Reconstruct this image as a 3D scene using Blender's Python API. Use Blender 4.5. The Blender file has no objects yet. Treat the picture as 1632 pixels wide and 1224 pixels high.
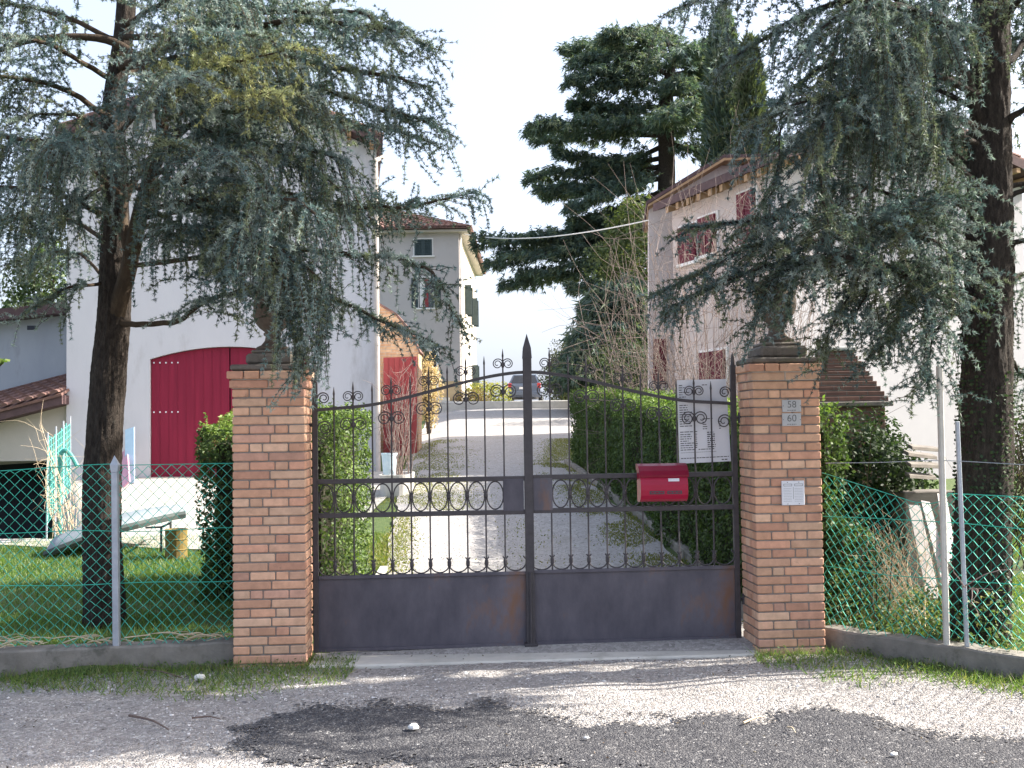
import bpy, math, random
import numpy as np
from mathutils import Vector, Matrix

SC = bpy.context.scene
rad = math.radians
rng = np.random.default_rng(11)
random.seed(11)

# ------------------------------------------------------------------ camera
FPX, EYE, PITCH, ROLL = 1725.0, 1.70, rad(2.3), rad(0.8)
CX, CY = 816.0, 612.0
CAM = np.array((0.0, 0.0, EYE))
_F = np.array((0, math.cos(PITCH), math.sin(PITCH)))
_U0 = np.array((0, -math.sin(PITCH), math.cos(PITCH)))
_X = np.array((1.0, 0, 0))
_U = _U0 * math.cos(ROLL) + _X * math.sin(ROLL)
_R = _X * math.cos(ROLL) - _U0 * math.sin(ROLL)
cd = bpy.data.cameras.new('camera')
cd.sensor_width = 36.0
cd.lens = 36.0 * FPX / 1632.0
cd.clip_start, cd.clip_end = 0.05, 3000
co = bpy.data.objects.new('camera', cd)
SC.collection.objects.link(co)
m = Matrix.Identity(4)
for i in range(3):
    m[i][0], m[i][1], m[i][2], m[i][3] = _R[i], _U[i], -_F[i], CAM[i]
co.matrix_world = m
SC.camera = co

# ------------------------------------------------------------------ light
SUN_AZ, SUN_EL = rad(80), rad(35)
w = bpy.data.worlds.new('World')
SC.world = w
w.use_nodes = True
nt = w.node_tree
nt.nodes.clear()
sky = nt.nodes.new('ShaderNodeTexSky')
sky.sky_type = 'NISHITA'
sky.sun_disc = False
sky.sun_elevation = SUN_EL
sky.sun_rotation = SUN_AZ
sky.air_density, sky.dust_density, sky.ozone_density = 1.0, 6.0, 1.0
bg = nt.nodes.new('ShaderNodeBackground')
bg.inputs['Strength'].default_value = 0.132
ow = nt.nodes.new('ShaderNodeOutputWorld')
veil = nt.nodes.new('ShaderNodeMixRGB')          # thin bright cloud veil over the clear sky
veil.inputs[0].default_value = 0.46
veil.inputs[2].default_value = (3.2, 3.55, 4.4, 1)
nt.links.new(sky.outputs[0], veil.inputs[1])
nt.links.new(veil.outputs[0], bg.inputs[0])
nt.links.new(bg.outputs[0], ow.inputs[0])
sd = np.array((math.sin(SUN_AZ) * math.cos(SUN_EL), math.cos(SUN_AZ) * math.cos(SUN_EL), math.sin(SUN_EL)))
sl = bpy.data.lights.new('sun', 'SUN')
sl.energy, sl.angle, sl.color = 5.0, rad(0.55), (1.0, 0.94, 0.84)
so = bpy.data.objects.new('sun', sl)
SC.collection.objects.link(so)
so.rotation_euler = Vector(-sd).to_track_quat('-Z', 'Y').to_euler()
so.location = (20, 5, 20)
vs = SC.view_settings
vs.view_transform = 'Standard'
vs.look = 'None'
vs.exposure = 1.62
vs.gamma = 1.0
try:
    SC.cycles.max_bounces = 7
    SC.cycles.transparent_max_bounces = 4
except Exception:
    pass


# ------------------------------------------------------------------ helpers
def W(px, py, Y):
    """the point at world depth Y seen at photograph pixel (px, py)"""
    d = _F * FPX + _R * (px - CX) - _U * (py - CY)
    return CAM + d * (Y / d[1])


def smooth(a, b, x):
    t = np.clip((np.asarray(x, float) - a) / (b - a), 0, 1)
    return t * t * (3 - 2 * t)


_tab = np.random.default_rng(3).random((256, 256))


def vnoise(x, y):
    x, y = np.asarray(x, float), np.asarray(y, float)
    xi, yi = np.floor(x).astype(int), np.floor(y).astype(int)
    fx, fy = x - xi, y - yi
    fx, fy = fx * fx * (3 - 2 * fx), fy * fy * (3 - 2 * fy)
    g = lambda i, j: _tab[(xi + i) % 256, (yi + j) % 256]
    return (g(0, 0) * (1 - fx) + g(1, 0) * fx) * (1 - fy) + (g(0, 1) * (1 - fx) + g(1, 1) * fx) * fy


def unit(v):
    v = np.asarray(v, float)
    return v / (np.linalg.norm(v, axis=-1, keepdims=True) + 1e-12)


WL = {}


def thing(name, label, cat, loc, group=None):
    o = bpy.data.objects.new(name, None)
    o.empty_display_size = 0.1
    SC.collection.objects.link(o)
    o.location = [float(v) for v in loc]
    WL[o.name] = np.array(loc, float)
    tag(o, label, cat, group)
    return o


def tag(o, label, cat, group=None, kind=None):
    if label:
        o['label'] = label
    if cat:
        o['category'] = cat
    if group:
        o['group'] = group
    if kind:
        o['kind'] = kind
    return o


def _link(name, me, parent, org):
    o = bpy.data.objects.new(name, me)
    SC.collection.objects.link(o)
    if parent is not None:
        o.parent = parent
        WL[o.name] = WL[parent.name]
    else:
        o.location = [float(v) for v in org]
        WL[o.name] = np.array(org, float)
    return o


class MB:
    """collects shapes for ONE mesh"""

    def __init__(s):
        s.v, s.f, s.c, s.n = [], [], [], 0

    def add(s, v, f, c=None):
        v = np.asarray(v, float)
        b = s.n
        s.v.append(v)
        s.f.extend([tuple(int(i) + b for i in q) for q in f])
        s.n += len(v)
        s.c.append(np.tile(np.array(c if c is not None else (1, 1, 1), float), (len(v), 1)))
        return s

    def obox(s, c, ax, ay, az, ch=0.0, col=None):
        """box: centre and three half-vectors, chamfered by ch metres"""
        c, A = np.asarray(c, float), [np.asarray(a, float) for a in (ax, ay, az)]
        if ch <= 0:
            sg = [(-1, -1, -1), (1, -1, -1), (1, 1, -1), (-1, 1, -1), (-1, -1, 1), (1, -1, 1), (1, 1, 1), (-1, 1, 1)]
            v = [c + A[0] * a + A[1] * b + A[2] * d for a, b, d in sg]
            return s.add(v, [(0, 3, 2, 1), (4, 5, 6, 7), (0, 1, 5, 4), (1, 2, 6, 5), (2, 3, 7, 6), (3, 0, 4, 7)], col)
        L = [np.linalg.norm(a) for a in A]
        v, idx = [], {}
        for ix in (-1, 1):
            for iy in (-1, 1):
                for iz in (-1, 1):
                    sgn = (ix, iy, iz)
                    for ff in range(3):
                        p = c.copy()
                        for k in range(3):
                            p = p + A[k] * sgn[k] * (1.0 if k == ff else max(0.0, 1 - ch / L[k]))
                        idx[(sgn, ff)] = len(v)
                        v.append(p)
        f = []
        for ff in range(3):
            k, l = (ff + 1) % 3, (ff + 2) % 3
            for sg in (-1, 1):
                q = []
                for a, b in ((-1, -1), (1, -1), (1, 1), (-1, 1)):
                    t = [0, 0, 0]
                    t[ff], t[k], t[l] = sg, a, b
                    q.append(idx[(tuple(t), ff)])
                f.append(tuple(q if sg > 0 else q[::-1]))
        for e in range(3):
            k, l = (e + 1) % 3, (e + 2) % 3
            for a in (-1, 1):
                for b in (-1, 1):
                    t0, t1 = [0, 0, 0], [0, 0, 0]
                    t0[e], t1[e] = -1, 1
                    t0[k] = t1[k] = a
                    t0[l] = t1[l] = b
                    q = (idx[(tuple(t0), k)], idx[(tuple(t1), k)], idx[(tuple(t1), l)], idx[(tuple(t0), l)])
                    f.append(q if a * b > 0 else q[::-1])
        for ix in (-1, 1):
            for iy in (-1, 1):
                for iz in (-1, 1):
                    q = tuple(idx[((ix, iy, iz), k)] for k in range(3))
                    f.append(q if ix * iy * iz > 0 else q[::-1])
        return s.add(v, f, col)

    def box(s, c, size, rz=0.0, ch=0.0, col=None):
        cz, sz = math.cos(rz), math.sin(rz)
        return s.obox(c, np.array((cz, sz, 0)) * size[0] / 2, np.array((-sz, cz, 0)) * size[1] / 2,
                      np.array((0, 0, 1)) * size[2] / 2, ch, col)

    def tube(s, pts, r, n=6, caps=True, col=None, squash=None):
        P = np.asarray(pts, float)
        k = len(P)
        r = np.broadcast_to(np.asarray(r, float), (k,))
        T = np.gradient(P, axis=0) if k > 2 else np.tile(P[1] - P[0], (k, 1))
        T = unit(T)
        up = np.array((0, 0, 1.0)) if abs(T[0][2]) < 0.9 else np.array((1.0, 0, 0))
        N = unit(np.cross(T[0], up))
        v = []
        for i in range(k):
            N = unit(N - T[i] * np.dot(N, T[i]))
            B = np.cross(T[i], N)
            for j in range(n):
                a = 2 * math.pi * j / n
                v.append(P[i] + (N * math.cos(a) + B * math.sin(a)) * r[i])
        f = []
        for i in range(k - 1):
            for j in range(n):
                f.append((i * n + j, i * n + (j + 1) % n, (i + 1) * n + (j + 1) % n, (i + 1) * n + j))
        if caps:
            f.append(tuple(range(n))[::-1])
            f.append(tuple((k - 1) * n + j for j in range(n)))
        return s.add(v, f, col)

    def lathe(s, prof, base, n=24, wob=0.0, col=None):
        v, f = [], []
        for r, z in prof:
            for j in range(n):
                a = 2 * math.pi * j / n
                q = r * (1 + wob * math.sin(a * 12))
                v.append((base[0] + q * math.cos(a), base[1] + q * math.sin(a), base[2] + z))
        k = len(prof)
        for i in range(k - 1):
            for j in range(n):
                f.append((i * n + j, i * n + (j + 1) % n, (i + 1) * n + (j + 1) % n, (i + 1) * n + j))
        f.append(tuple(range(n))[::-1])
        f.append(tuple((k - 1) * n + j for j in range(n)))
        return s.add(v, f, col)

    def prism(s, poly, ext, col=None):
        P, e = np.asarray(poly, float), np.asarray(ext, float)
        n = len(P)
        f = [tuple(range(n))[::-1], tuple(range(n, 2 * n))]
        f += [(i, (i + 1) % n, n + (i + 1) % n, n + i) for i in range(n)]
        return s.add(np.vstack([P, P + e]), f, col)

    def build(s, name, mat, parent=None, org=None, smooth=False):
        V = np.vstack(s.v)
        if parent is not None:
            o0 = WL[parent.name]
        else:
            o0 = np.array(org, float) if org is not None else np.array(((V[:, 0].min() + V[:, 0].max()) / 2, (V[:, 1].min() + V[:, 1].max()) / 2, V[:, 2].min()))
        me = bpy.data.meshes.new(name)
        me.from_pydata((V - o0).tolist(), [], s.f)
        me.update()
        C = np.vstack(s.c)
        if C.min() < 0.999:
            at = me.color_attributes.new('Col', 'FLOAT_COLOR', 'POINT')
            at.data.foreach_set('color', np.hstack([C, np.ones((len(C), 1))]).astype(np.float32).ravel())
        if smooth:
            me.polygons.foreach_set('use_smooth', np.ones(len(me.polygons), bool))
        me.materials.append(mat)
        return _link(name, me, parent, o0)


class Soup:
    """many small separate faces (leaves, needles, stones) for ONE mesh"""

    def __init__(s, k):
        s.k, s.v, s.c = k, [], []

    def add(s, V, col):
        """V (n, k, 3), col (n, 3)"""
        if len(V):
            s.v.append(np.asarray(V, np.float32))
            s.c.append(np.broadcast_to(np.asarray(col, np.float32), (len(V), 3)))
        return s

    def build(s, name, mat, parent=None, org=None):
        V = np.concatenate(s.v).reshape(-1, 3).astype(np.float64)
        C = np.repeat(np.concatenate(s.c), s.k, axis=0)
        if parent is not None:
            o0 = WL[parent.name]
        else:
            o0 = np.array(org, float) if org is not None else np.array((V[:, 0].mean(), V[:, 1].mean(), V[:, 2].min()))
        V = (V - o0).astype(np.float32)
        n = len(V)
        me = bpy.data.meshes.new(name)
        me.vertices.add(n)
        me.vertices.foreach_set('co', V.ravel())
        me.loops.add(n)
        me.loops.foreach_set('vertex_index', np.arange(n, dtype=np.int32))
        me.polygons.add(n // s.k)
        me.polygons.foreach_set('loop_start', np.arange(0, n, s.k, dtype=np.int32))
        me.update(calc_edges=True)
        at = me.color_attributes.new('Col', 'FLOAT_COLOR', 'POINT')
        at.data.foreach_set('color', np.hstack([C, np.ones((n, 1), np.float32)]).astype(np.float32).ravel())
        me.materials.append(mat)
        return _link(name, me, parent, o0)


# ------------------------------------------------------------------ materials
def _new(name):
    mt = bpy.data.materials.new(name)
    mt.use_nodes = True
    t = mt.node_tree
    t.nodes.clear()
    out = t.nodes.new('ShaderNodeOutputMaterial')
    return mt, t, out


def _nd(t, kind, **kw):
    n = t.nodes.new(kind)
    for k, v in kw.items():
        if k in n.inputs:
            n.inputs[k].default_value = v
        else:
            setattr(n, k, v)
    return n


def _ramp(t, fac, stops):
    r = t.nodes.new('ShaderNodeValToRGB')
    e = r.color_ramp.elements
    while len(e) < len(stops):
        e.new(0.5)
    for i, (p, c) in enumerate(stops):
        e[i].position = p
        e[i].color = tuple(c) + (1,) if len(c) == 3 else c
    t.links.new(fac, r.inputs[0])
    return r.outputs[0]


def _mix(t, fac, a, b, mode='MIX'):
    n = t.nodes.new('ShaderNodeMixRGB')
    n.blend_type = mode
    for i, q in enumerate((fac, a, b)):
        if hasattr(q, 'node'):
            t.links.new(q, n.inputs[i])
        else:
            n.inputs[i].default_value = q if not isinstance(q, tuple) else (q + (1,) if len(q) == 3 else q)
    return n.outputs[0]


def surf(name, c1, c2, scale=3.0, rough=0.85, bump=0.15, bscale=40.0, stretch=(1, 1, 1), vcol=False, metal=0.0,
         speck=None, spec=0.3, stain=None, detail=6.0, bdist=0.01):
    """two-tone noise surface; stain=(colour, scale, threshold) adds patches, speck=(colour, scale, threshold) dots"""
    mt, t, out = _new(name)
    tc = t.nodes.new('ShaderNodeTexCoord')
    mp = _nd(t, 'ShaderNodeMapping')
    mp.inputs['Scale'].default_value = stretch
    t.links.new(tc.outputs['Object'], mp.inputs[0])
    n1 = _nd(t, 'ShaderNodeTexNoise', Scale=scale, Detail=detail, Roughness=0.65)
    t.links.new(mp.outputs[0], n1.inputs['Vector'])
    col = _ramp(t, n1.outputs[0], [(0.3, c1), (0.7, c2)])
    if vcol:
        at = t.nodes.new('ShaderNodeAttribute')
        at.attribute_name = 'Col'
        col = _mix(t, 1.0, col, at.outputs['Color'], 'MULTIPLY')
    if stain:
        n2 = _nd(t, 'ShaderNodeTexNoise', Scale=stain[1], Detail=5.0, Roughness=0.7)
        t.links.new(mp.outputs[0], n2.inputs['Vector'])
        f = _ramp(t, n2.outputs[0], [(stain[2], (0, 0, 0)), (min(1, stain[2] + 0.16), (1, 1, 1))])
        col = _mix(t, f, col, stain[0])
    if speck:
        n3 = _nd(t, 'ShaderNodeTexVoronoi', Scale=speck[1])
        t.links.new(tc.outputs['Object'], n3.inputs['Vector'])
        sp = _ramp(t, n3.outputs['Color'], [(speck[2], (0, 0, 0)), (min(1, speck[2] + 0.05), (1, 1, 1))])
        col = _mix(t, sp, col, speck[0])
    b = _nd(t, 'ShaderNodeBsdfPrincipled', Roughness=rough, Metallic=metal)
    b.inputs['Specular IOR Level'].default_value = spec
    t.links.new(col, b.inputs['Base Color'])
    if bump > 0:
        nb = _nd(t, 'ShaderNodeTexNoise', Scale=bscale, Detail=5.0, Roughness=0.7)
        t.links.new(mp.outputs[0], nb.inputs['Vector'])
        bp = _nd(t, 'ShaderNodeBump', Strength=bump, Distance=bdist)
        t.links.new(nb.outputs[0], bp.inputs['Height'])
        t.links.new(bp.outputs[0], b.inputs['Normal'])
    t.links.new(b.outputs[0], out.inputs[0])
    return mt


def leaf_mat(name, trans=0.35, rough=0.6, gloss=0.06, tmul=(1.25, 1.35, 0.7)):
    mt, t, out = _new(name)
    at = t.nodes.new('ShaderNodeAttribute')
    at.attribute_name = 'Col'
    d = t.nodes.new('ShaderNodeBsdfDiffuse')
    t.links.new(at.outputs['Color'], d.inputs[0])
    tr = t.nodes.new('ShaderNodeBsdfTranslucent')
    t.links.new(_mix(t, 1.0, at.outputs['Color'], tmul, 'MULTIPLY'), tr.inputs[0])
    mx = _nd(t, 'ShaderNodeMixShader', Fac=trans)
    t.links.new(d.outputs[0], mx.inputs[1])
    t.links.new(tr.outputs[0], mx.inputs[2])
    g = _nd(t, 'ShaderNodeBsdfGlossy', Roughness=rough)
    m2 = _nd(t, 'ShaderNodeMixShader', Fac=gloss)
    t.links.new(mx.outputs[0], m2.inputs[1])
    t.links.new(g.outputs[0], m2.inputs[2])
    t.links.new(m2.outputs[0], out.inputs[0])
    return mt


def brick_mat(name, c1, c2, mortar, bw, bh, axis='XZ', squash=1.0):
    mt, t, out = _new(name)
    tc = t.nodes.new('ShaderNodeTexCoord')
    sx = t.nodes.new('ShaderNodeSeparateXYZ')
    t.links.new(tc.outputs['Object'], sx.inputs[0])
    ad = _nd(t, 'ShaderNodeMath', operation='ADD')
    t.links.new(sx.outputs[0], ad.inputs[0])
    t.links.new(sx.outputs[1], ad.inputs[1])
    cx = t.nodes.new('ShaderNodeCombineXYZ')
    t.links.new(ad.outputs[0], cx.inputs[0])
    t.links.new(sx.outputs[2], cx.inputs[1])
    br = _nd(t, 'ShaderNodeTexBrick', Scale=1.0)
    br.inputs['Color1'].default_value = c1 + (1,)
    br.inputs['Color2'].default_value = c2 + (1,)
    br.inputs['Mortar'].default_value = mortar + (1,)
    br.inputs['Mortar Size'].default_value = 0.007
    br.inputs['Brick Width'].default_value = bw
    br.inputs['Row Height'].default_value = bh
    t.links.new(cx.outputs[0], br.inputs['Vector'])
    n = _nd(t, 'ShaderNodeTexNoise', Scale=9.0, Detail=6.0)
    t.links.new(tc.outputs['Object'], n.inputs['Vector'])
    col = _mix(t, 0.55, br.outputs[0], _ramp(t, n.outputs[0], [(0.3, (0.5, 0.45, 0.4)), (0.7, (1.2, 1.15, 1.1))]), 'MULTIPLY')
    b = _nd(t, 'ShaderNodeBsdfPrincipled', Roughness=0.9)
    t.links.new(col, b.inputs['Base Color'])
    bp = _nd(t, 'ShaderNodeBump', Strength=0.6, Distance=0.008)
    inv = _nd(t, 'ShaderNodeMath', operation='SUBTRACT')
    inv.inputs[0].default_value = 1.0
    t.links.new(br.outputs['Fac'], inv.inputs[1])
    t.links.new(inv.outputs[0], bp.inputs['Height'])
    t.links.new(bp.outputs[0], b.inputs['Normal'])
    t.links.new(b.outputs[0], out.inputs[0])
    return mt


def gravel_mat(name, cols, big, small, patch=None, bump=0.7):
    """loose stones: two scales of cells, each cell its own tone"""
    mt, t, out = _new(name)
    tc = t.nodes.new('ShaderNodeTexCoord')
    v1 = _nd(t, 'ShaderNodeTexVoronoi', Scale=big, Randomness=1.0)
    v2 = _nd(t, 'ShaderNodeTexVoronoi', Scale=small, Randomness=1.0)
    n0 = _nd(t, 'ShaderNodeTexNoise', Scale=1.3, Detail=6.0, Roughness=0.7)
    n1 = _nd(t, 'ShaderNodeTexNoise', Scale=9.0, Detail=5.0, Roughness=0.7)
    for n in (v1, v2, n0, n1):
        t.links.new(tc.outputs['Object'], n.inputs['Vector'])
    c1 = _ramp(t, v1.outputs['Color'], cols)
    c2 = _ramp(t, v2.outputs['Color'], cols)
    col = _mix(t, _ramp(t, n1.outputs[0], [(0.42, (0, 0, 0)), (0.58, (1, 1, 1))]), c1, c2)
    if patch:
        col = _mix(t, _ramp(t, n0.outputs[0], [(patch[1], (0, 0, 0)), (patch[1] + 0.15, (1, 1, 1))]), col, patch[0])
    b = _nd(t, 'ShaderNodeBsdfPrincipled', Roughness=0.92)
    b.inputs['Specular IOR Level'].default_value = 0.25
    t.links.new(col, b.inputs['Base Color'])
    ad = _nd(t, 'ShaderNodeMath', operation='ADD')
    t.links.new(v1.outputs['Distance'], ad.inputs[0])
    t.links.new(v2.outputs['Distance'], ad.inputs[1])
    bp = _nd(t, 'ShaderNodeBump', Strength=bump, Distance=-0.012)
    t.links.new(ad.outputs[0], bp.inputs['Height'])
    t.links.new(bp.outputs[0], b.inputs['Normal'])
    t.links.new(b.outputs[0], out.inputs[0])
    return mt


M = {}
M['brick'] = surf('brick', (0.82, 0.82, 0.82), (1.12, 1.12, 1.12), 14, 0.9, 0.5, 90, vcol=True, bdist=0.004,
                  stain=((0.13, 0.10, 0.085), 5.0, 0.63))
M['mortar'] = surf('mortar', (0.15, 0.13, 0.115), (0.26, 0.235, 0.21), 20, 0.95, 0.4, 80)
M['capstone'] = surf('capstone', (0.09, 0.08, 0.07), (0.20, 0.175, 0.155), 12, 0.95, 0.5, 60, stain=((0.10, 0.095, 0.06), 6, 0.52))
M['terracotta_urn'] = surf('urn', (0.075, 0.058, 0.047), (0.15, 0.115, 0.092), 9, 0.95, 0.5, 50, stain=((0.11, 0.10, 0.08), 7, 0.5))
M['iron'] = surf('iron', (0.042, 0.037, 0.042), (0.068, 0.061, 0.067), 18, 0.55, 0.2, 120, metal=0.0, spec=0.4,
                 stain=((0.10, 0.06, 0.04), 9, 0.66))
M['panel_iron'] = surf('panel_iron', (0.042, 0.039, 0.055), (0.125, 0.115, 0.140), 2.6, 0.5, 0.08, 60, stretch=(1, 1, 0.5), spec=0.45,
                       stain=((0.17, 0.085, 0.05), 2.4, 0.55))
M['red_paint'] = surf('red_paint', (0.29, 0.003, 0.030), (0.35, 0.005, 0.040), 6, 0.3, 0.03, 60, spec=0.35)
M['red_dark'] = surf('red_dark', (0.17, 0.002, 0.020), (0.22, 0.003, 0.028), 6, 0.35, 0.03, 60, spec=0.35)
M['white_metal'] = surf('white_metal', (0.64, 0.65, 0.70), (0.70, 0.70, 0.74), 5, 0.45, 0.02, 30, spec=0.4)
M['plaque'] = surf('plaque', (0.40, 0.41, 0.43), (0.48, 0.48, 0.49), 12, 0.5, 0.05, 60)
M['ink'] = surf('ink', (0.05, 0.05, 0.06), (0.09, 0.09, 0.10), 20, 0.7, 0, 10)
M['grey_ink'] = surf('grey_ink', (0.12, 0.125, 0.13), (0.16, 0.165, 0.17), 20, 0.7, 0, 10)
M['chrome'] = surf('chrome', (0.7, 0.7, 0.7), (0.8, 0.8, 0.8), 20, 0.25, 0, 10, metal=0.8)
M['green_wire'] = surf('green_wire', (0.025, 0.36, 0.26), (0.05, 0.46, 0.35), 8, 0.45, 0.0, 60, spec=0.5)
M['galv'] = surf('galv', (0.30, 0.33, 0.38), (0.42, 0.45, 0.50), 12, 0.5, 0.1, 60, metal=0.3, spec=0.5)
M['concrete'] = surf('concrete', (0.15, 0.14, 0.125), (0.27, 0.25, 0.225), 5, 0.95, 0.5, 45, stain=((0.09, 0.09, 0.075), 4.5, 0.52))
M['pale_concrete'] = surf('pale_concrete', (0.42, 0.41, 0.38), (0.58, 0.56, 0.52), 4, 0.95, 0.4, 45, stain=((0.30, 0.28, 0.24), 3, 0.6))
M['bark'] = surf('bark', (0.022, 0.017, 0.014), (0.075, 0.060, 0.050), 26, 0.95, 1.0, 55, stretch=(1.5, 1.5, 0.55), bdist=0.05,
                 stain=((0.13, 0.13, 0.105), 17, 0.63))
M['bark_brown'] = surf('bark_brown', (0.035, 0.024, 0.016), (0.075, 0.054, 0.036), 14, 0.95, 0.8, 45, stretch=(1.3, 1.3, 0.5), bdist=0.02)
M['twig'] = surf('twig', (0.17, 0.12, 0.105), (0.31, 0.245, 0.215), 9, 0.85, 0.1, 60)
M['dry_twig'] = surf('dry_twig', (0.42, 0.32, 0.21), (0.62, 0.52, 0.38), 9, 0.9, 0.1, 60)
M['needle'] = leaf_mat('needle', 0.32, 0.5, 0.045, (1.05, 1.2, 1.0))
M['leaf'] = leaf_mat('leaf', 0.32, 0.55, 0.025)
M['far_needle'] = leaf_mat('far_needle', 0.30, 0.6, 0.03)
M['grass'] = leaf_mat('grass', 0.45, 0.5, 0.04, (1.2, 1.3, 0.6))
M['stone'] = leaf_mat('stone', 0.0, 0.8, 0.03)
M['stucco'] = surf('stucco', (0.48, 0.48, 0.51), (0.56, 0.56, 0.59), 0.9, 0.95, 0.3, 60, stretch=(1, 1, 0.35), stain=((0.40, 0.39, 0.40), 1.3, 0.58))
M['cream_stucco'] = surf('cream_stucco', (0.46, 0.42, 0.37), (0.54, 0.49, 0.44), 0.9, 0.95, 0.25, 60, stain=((0.52, 0.47, 0.42), 1.3, 0.58))
M['pink_stucco'] = surf('pink_stucco', (0.50, 0.42, 0.40), (0.56, 0.49, 0.46), 0.9, 0.95, 0.25, 60, stain=((0.44, 0.37, 0.34), 1.3, 0.58))
M['streaked_stucco'] = surf('streaked_stucco', (0.46, 0.42, 0.36), (0.72, 0.68, 0.60), 0.8, 0.95, 0.25, 60, stretch=(1, 4, 0.25), stain=((0.22, 0.19, 0.16), 1.2, 0.58))
M['grey_stucco'] = surf('grey_stucco', (0.32, 0.34, 0.39), (0.40, 0.42, 0.46), 0.9, 0.95, 0.3, 50, stretch=(1, 1, 0.4), stain=((0.28, 0.29, 0.32), 1.4, 0.58))
M['fascia'] = surf('fascia', (0.075, 0.045, 0.048), (0.12, 0.075, 0.075), 6, 0.8, 0.2, 40)
M['roof_tile'] = surf('roof_tile', (0.11, 0.06, 0.055), (0.23, 0.135, 0.11), 6, 0.9, 0.4, 30, vcol=False, stain=((0.13, 0.09, 0.08), 4, 0.55))
M['rafter'] = surf('rafter', (0.30, 0.185, 0.10), (0.40, 0.26, 0.15), 8, 0.8, 0.2, 40)
M['barn_red'] = surf('barn_red', (0.165, 0.005, 0.026), (0.23, 0.009, 0.036), 2.2, 0.6, 0.12, 30, stretch=(6, 6, 0.4), spec=0.3)
M['old_red'] = surf('old_red', (0.24, 0.035, 0.04), (0.32, 0.065, 0.065), 2.2, 0.75, 0.12, 30, stretch=(5, 5, 0.5))
M['shutter_green'] = surf('shutter_green', (0.035, 0.055, 0.06), (0.06, 0.085, 0.09), 6, 0.6, 0.1, 30)
M['window_dark'] = surf('window_dark', (0.02, 0.022, 0.028), (0.04, 0.042, 0.05), 2, 0.1, 0, 10, spec=0.6)
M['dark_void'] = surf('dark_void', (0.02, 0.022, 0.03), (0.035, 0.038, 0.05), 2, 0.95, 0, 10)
M['white_frame'] = surf('white_frame', (0.72, 0.70, 0.68), (0.8, 0.78, 0.76), 5, 0.7, 0.05, 30)
M['old_brick'] = brick_mat('old_brick', (0.50, 0.30, 0.18), (0.62, 0.42, 0.26), (0.48, 0.40, 0.32), 0.26, 0.068)
M['bbq_brick'] = brick_mat('bbq_brick', (0.095, 0.05, 0.04), (0.145, 0.08, 0.06), (0.11, 0.095, 0.085), 0.26, 0.068)
M['wood_grey'] = surf('wood_grey', (0.11, 0.098, 0.088), (0.20, 0.18, 0.16), 5, 0.9, 0.4, 30, stretch=(1, 1, 6))
M['wood_white'] = surf('wood_white', (0.34, 0.32, 0.31), (0.46, 0.43, 0.41), 5, 0.9, 0.3, 30)
M['maroon'] = surf('maroon', (0.10, 0.012, 0.026), (0.14, 0.02, 0.036), 3, 0.65, 0.1, 30, spec=0.2)
M['blue_board'] = surf('blue_board', (0.30, 0.44, 0.55), (0.38, 0.52, 0.62), 5, 0.7, 0.1, 30)
M['pink_board'] = surf('pink_board', (0.55, 0.28, 0.36), (0.66, 0.38, 0.46), 5, 0.7, 0.1, 30)
M['teal'] = surf('teal', (0.045, 0.24, 0.215), (0.09, 0.33, 0.30), 6, 0.5, 0.05, 30)
M['board_grey'] = surf('board_grey', (0.17, 0.20, 0.225), (0.24, 0.275, 0.30), 3, 0.6, 0.1, 30, stain=((0.34, 0.37, 0.39), 2.4, 0.60))
M['board_dark'] = surf('board_dark', (0.035, 0.048, 0.048), (0.06, 0.075, 0.07), 3, 0.7, 0.1, 30)
M['drum'] = surf('drum', (0.12, 0.085, 0.022), (0.19, 0.14, 0.04), 5, 0.75, 0.2, 30, stain=((0.13, 0.08, 0.04), 5, 0.55))
M['car_paint'] = surf('car_paint', (0.10, 0.125, 0.18), (0.13, 0.155, 0.21), 3, 0.3, 0, 10, spec=0.6, metal=0.3)
M['rubber'] = surf('rubber', (0.02, 0.02, 0.022), (0.035, 0.035, 0.037), 10, 0.8, 0.1, 40)
M['tail_light'] = surf('tail_light', (0.35, 0.02, 0.02), (0.45, 0.03, 0.03), 10, 0.2, 0, 10, spec=0.6)
M['cable'] = surf('cable', (0.66, 0.65, 0.62), (0.75, 0.74, 0.70), 4, 0.5, 0, 10)
M['soil'] = surf('soil', (0.13, 0.10, 0.07), (0.24, 0.19, 0.14), 6, 0.95, 0.6, 40)
M['lawn'] = surf('lawn', (0.04, 0.075, 0.02), (0.09, 0.12, 0.04), 14, 0.95, 0.8, 50, stain=((0.17, 0.14, 0.08), 2.0, 0.62))
M['road'] = gravel_mat('road', [(0.0, (0.165, 0.152, 0.145)), (0.5, (0.30, 0.28, 0.27)), (0.8, (0.42, 0.40, 0.385)), (1.0, (0.66, 0.64, 0.63))], 38, 95,
                       ((0.27, 0.25, 0.24), 0.54), 0.9)
M['asphalt'] = gravel_mat('asphalt', [(0.0, (0.028, 0.028, 0.034)), (0.45, (0.055, 0.055, 0.062)), (0.72, (0.095, 0.094, 0.10)), (0.86, (0.19, 0.185, 0.185)), (1.0, (0.48, 0.47, 0.46))], 60, 110, None, 0.8)
M['drive'] = gravel_mat('drive', [(0.0, (0.22, 0.21, 0.20)), (0.5, (0.31, 0.295, 0.285)), (1.0, (0.46, 0.44, 0.43))], 30, 75,
                        ((0.27, 0.25, 0.225), 0.56), 0.4)
M['yard'] = surf('yard', (0.33, 0.31, 0.28), (0.44, 0.42, 0.38), 1.5, 0.95, 0.3, 30, stain=((0.34, 0.30, 0.25), 1.8, 0.56))
M['wood_stick'] = surf('wood_stick', (0.10, 0.07, 0.06), (0.18, 0.13, 0.11), 20, 0.9, 0.3, 60)


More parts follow.
